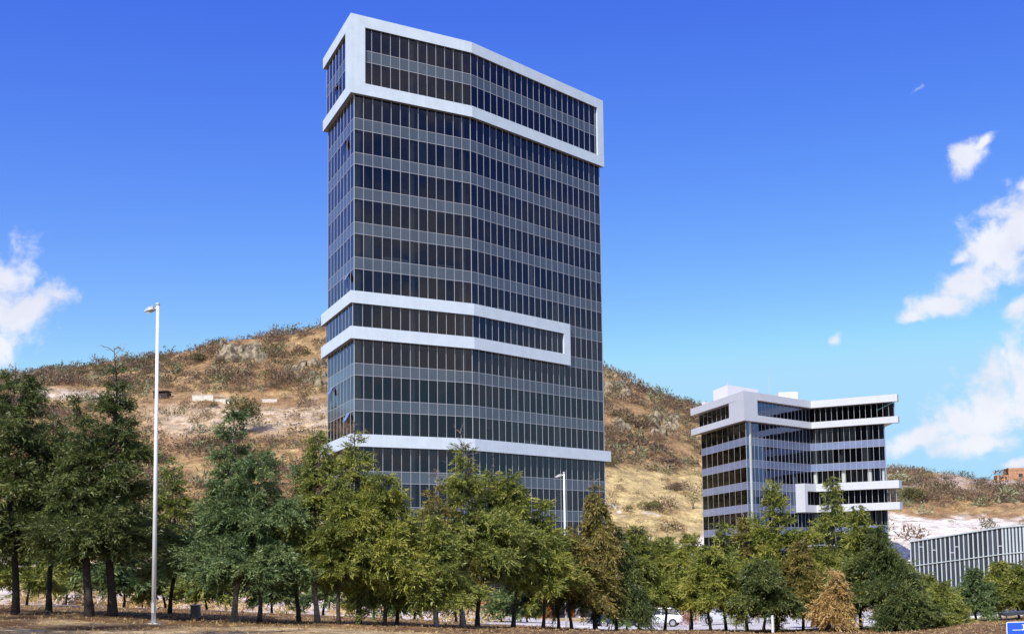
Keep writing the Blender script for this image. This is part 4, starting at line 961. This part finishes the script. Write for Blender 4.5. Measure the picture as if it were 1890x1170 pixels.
# ------------------------------------------------------------------ street lamps
def lamp(label, xi, D, ytop, armpx):
    X = at(xi, 1140, D).x; z = tz(X, D); H = at(xi, ytop, D).z - z; r_ = empty('street_lamp', (X, D, z), label=label, cat='street lamp', group='white street lamps')
    b = MB(); b.tube([(0, 0, 0), (0, 0, H * .5), (0, 0, H)], [.070, .058, .048], 14); b.build('pole', M['pole'], r_, smooth=True)
    b = MB(); b.box(-.04, .04, -.082, -.06, .35, .65); b.build('access_door', M['lampgrey'], r_)
    b = MB(); b.tube([(0, 0, H - .01), (0, 0, H + .05)], [.075, .06], 12); b.build('pole_cap', M['lampgrey'], r_)
    b = MB(); b.box(-.18, .18, -.18, .18, -.1, .03); b.build('base_plate', M['lampgrey'], r_, bevel=.01)
    b = MB()
    for a in range(4): b.tube([(.13 * (1 if a & 1 else -1), .13 * (1 if a & 2 else -1), .03), (.13 * (1 if a & 1 else -1), .13 * (1 if a & 2 else -1), .08)], [.015, .015], 6)
    b.build('bolt', M['chrome'], r_, kind='stuff')
    l_ = armpx * D / F
    b = MB(); b.tube([(0, 0, H - .14), (-l_ * .4, 0, H - .12)], [.03, .03], 8); b.build('arm', M['pole'], r_)
    b = MB(); b.add([(-l_ * .28, -.12, H - .17), (-l_ * .28, .12, H - .17), (-l_ * .28, .12, H - .06), (-l_ * .28, -.12, H - .06), (-l_ * .62, -.15, H - .22), (-l_ * .62, .15, H - .22), (-l_ * .62, .13, H - .1), (-l_ * .62, -.13, H - .1),
                     (-l_, -.1, H - .25), (-l_, .1, H - .25), (-l_, .09, H - .2), (-l_, -.09, H - .2)],
                    [(0, 1, 2, 3), (0, 3, 7, 4), (1, 5, 6, 2), (3, 2, 6, 7), (0, 4, 5, 1), (4, 7, 11, 8), (5, 9, 10, 6), (7, 6, 10, 11), (4, 8, 9, 5), (8, 11, 10, 9)])
    hd = b.build('lamp_head', M['lampgrey'], r_)
    b = MB(); b.box(-l_ * .92, -l_ * .66, -.08, .08, H - .262, H - .237); b.build('lamp_lens', M['lens'], hd)
lamp('tall white street lamp on the left, standing among the dark conifers', 283.5, 36, 562, 23)
lamp('white street lamp in front of the tower, partly hidden by conifers', 1045, 62, 872, 16)

# ------------------------------------------------------------------ parked cars
def car(label, xi, D, rot, col, kind='hatch'):
    X = at(xi, 1150, D).x; z = tz(X, D) + .02; r_ = empty('parked_car', (X, D, z), rot, label=label, cat='car', group='cars parked behind the trees')
    paint = mat('car_paint', col, .25, coat=.8, spec=.5)
    prof = [(-2.1, .35), (-2.12, .75), (-1.95, .92), (-1.1, 1.0), (.95, .98), (1.75, .86), (2.1, .68), (2.12, .35)]
    cab = [(-1.85, .95), (-1.45, 1.40), (-.2, 1.47), (.35, 1.42), (1.15, .96)]
    b = MB(); n_ = len(prof)
    for (pr, w0, w1) in ((prof, .86, .80),):
        vs = [(x_, s_ * (w0 if z_ < .7 else w1), z_) for s_ in (-1, 1) for x_, z_ in pr]
        b.add(vs, [tuple(range(n_)), tuple(reversed(range(n_, 2 * n_)))] + [(i, n_ + i, n_ + (i + 1) % n_, (i + 1) % n_) for i in range(n_)])
    b.build('body', paint, r_, bevel=.05)
    b = MB(); n_ = len(cab); vs = [(x_, s_ * (.78 if z_ < 1.1 else .60), z_) for s_ in (-1, 1) for x_, z_ in cab]
    b.add(vs, [tuple(range(n_)), tuple(reversed(range(n_, 2 * n_)))] + [(i, n_ + i, n_ + (i + 1) % n_, (i + 1) % n_) for i in range(n_)])
    b.build('cabin_glass', M['carglass'], r_, bevel=.03)
    b = MB(); b.box(-1.42, .32, -.61, .61, 1.42, 1.50); b.build('roof', paint, r_, bevel=.03)
    for s_ in (-1, 1):
        for (xa, za, xb_, zb) in ((-1.85, .97, -1.42, 1.44), (1.15, .98, .33, 1.45), (-.35, .98, -.38, 1.46)):
            b = MB(); b.tube([(xa, s_ * .79, za), (xb_, s_ * .62, zb)], [.035, .035], 5); b.build('roof_pillar', paint, r_)
        b = MB(); b.box(.75, .92, s_ * .80 - .0, s_ * .98, .98, 1.12) if s_ > 0 else b.box(.75, .92, -.98, -.80, .98, 1.12); b.build('wing_mirror', paint, r_, bevel=.02)
        b = MB(); b.box(1.88, 2.06, s_ * .68 - .12, s_ * .68 + .12, .64, .78); b.build('headlight', M['lens'], r_, bevel=.02)
        b = MB(); b.box(-2.14, -2.02, s_ * .68 - .1, s_ * .68 + .1, .68, .9); b.build('tail_light', M['redlens'], r_, bevel=.02)
        for xw in (-1.3, 1.32):
            b = MB(); b.tube([(xw, s_ * .68, .33), (xw, s_ * .89, .33)], [.33, .33], 20); w_ = b.build('wheel', M['black'], r_)
            b = MB(); b.tube([(xw, s_ * .885, .33), (xw, s_ * .90, .33)], [.21, .19], 14); b.build('rim', M['chrome'], w_)
car('dark blue hatchback parked between trunks right of the tower', 1140, 84, R(200), (.02, .04, .09))
car('white car parked to the right of the dark blue hatchback', 1215, 92, R(170), (.75, .77, .8))
car('silver car parked among the trunks far right of the white one', 1338, 96, R(176), (.5, .52, .55))

# ------------------------------------------------------------------ small things
X = at(361, 1130, 43).x; z = tz(X, 43); r_ = empty('utility_box', (X, 43, z), label='small dark grey utility box under the green conifers', cat='utility box')
b = MB(); b.box(-.15, .15, -.12, .12, -.1, .40); b.build('cabinet', M['greybox'], r_, bevel=.01)
b = MB(); b.box(-.17, .17, -.14, .14, .40, .44); b.build('lid', M['lampgrey'], r_)
c = at(1426, 1150, 50); z = tz(c.x, 50); r_ = empty('white_post', (c.x, 50, z), label='short white round post between trunks under the reddish conifers', cat='post')
b = MB(); b.tube([(0, 0, -.1), (0, 0, .75)], [.06, .06], 12); b.build('shaft', M['pole'], r_); b = MB(); b.tube([(0, 0, .75), (0, 0, .79)], [.07, .05], 12); b.build('cap', M['lampgrey'], r_)
# kerbs along the road at the right
for x0, x1, D0, D1 in ((1760, 2000, 66.5, 64), ):
    b = MB(); pts_ = []
    for i in range(14):
        D = D0 + (D1 - D0) * i / 13; X = at(x0 + (x1 - x0) * i / 13, 1140, D).x; pts_.append((X, D, tz(X, D)))
    for p_, q_ in zip(pts_[:-1], pts_[1:]):
        b.add([(p_[0], p_[1] - .1, p_[2] - .2), (q_[0], q_[1] - .1, q_[2] - .2), (q_[0], q_[1] - .1, q_[2] + .13), (p_[0], p_[1] - .1, p_[2] + .13), (p_[0], p_[1] + .1, p_[2] + .13), (q_[0], q_[1] + .1, q_[2] + .13)], [(0, 1, 2, 3), (3, 2, 5, 4)])
    b.build('kerb', M['whitewall'], kind='structure')
# dark flat panel behind the sign
pa = at(1853, 1132, 30); z = tz(pa.x, 30); r_ = empty('dark_shelter_board', (pa.x, 30, z), R(-4), label='dark flat board on short posts behind the blue sign', cat='board')
hz = pa.z - z
b = MB(); b.prism([(0, -.15), (1.2, -.15), (1.2, .5), (0, .5)], [hz - .06, hz + .02, hz + .02, hz - .06], [hz + .01, hz + .09, hz + .09, hz + .01]); b.build('board', M['darkpanel'], r_)
for x_ in (.05, 1.1): b = MB(); b.box(x_, x_ + .03, .0, .03, -.2, hz); b.build('post', M['greybox'], r_)
# blue sign
D = 20; pa = at(1857, 1147, D); X, Zt = pa.x, pa.z; z = tz(X, D); r_ = empty('road_sign', (X, D, z), label='blue road sign with a white border at the lower right corner', cat='sign')
t_ = Zt - z; w = .9
def rr(x0, x1, z0, z1, y, rad, nm, m_, par, th=.004):
    pts = []
    for cx_, cz_, a0_ in ((x1 - rad, z1 - rad, 0), (x0 + rad, z1 - rad, 90), (x0 + rad, z0 + rad, 180), (x1 - rad, z0 + rad, 270)):
        for k in range(5): a = R(a0_ + k * 22.5); pts.append((cx_ + rad * math.cos(a), cz_ + rad * math.sin(a)))
    b = MB(); n_ = len(pts); b.add([(p_[0], y, p_[1]) for p_ in pts] + [(p_[0], y + th, p_[1]) for p_ in pts], [tuple(range(n_)), tuple(reversed(range(n_, 2 * n_)))] + [(i, n_ + i, n_ + (i + 1) % n_, (i + 1) % n_) for i in range(n_)])
    return b.build(nm, m_, par)
rr(0, w, t_ - .62, t_, 0, .03, 'sign_border', M['signwhite'], r_); rr(.014, w - .014, t_ - .606, t_ - .014, -.006, .024, 'sign_face', M['signblue'], r_)
b = MB(); yb = -.011
b.box(.10, .80, yb, -.0065, t_ - .148, t_ - .138); b.build('sign_line', M['signwhite'], r_)
b = MB(); b.box(.27, .63, yb, -.0065, t_ - .060, t_ - .048); b.box(.29, .32, yb, -.0065, t_ - .125, t_ - .061); b.box(.27, .34, yb, -.0065, t_ - .137, t_ - .126); b.build('sign_symbol', M['signwhite'], r_)
for x_ in (.2, .66): b = MB(); b.box(x_, x_ + .05, .006, .05, -.3, t_ - .05); b.build('sign_post', M['lampgrey'], r_)
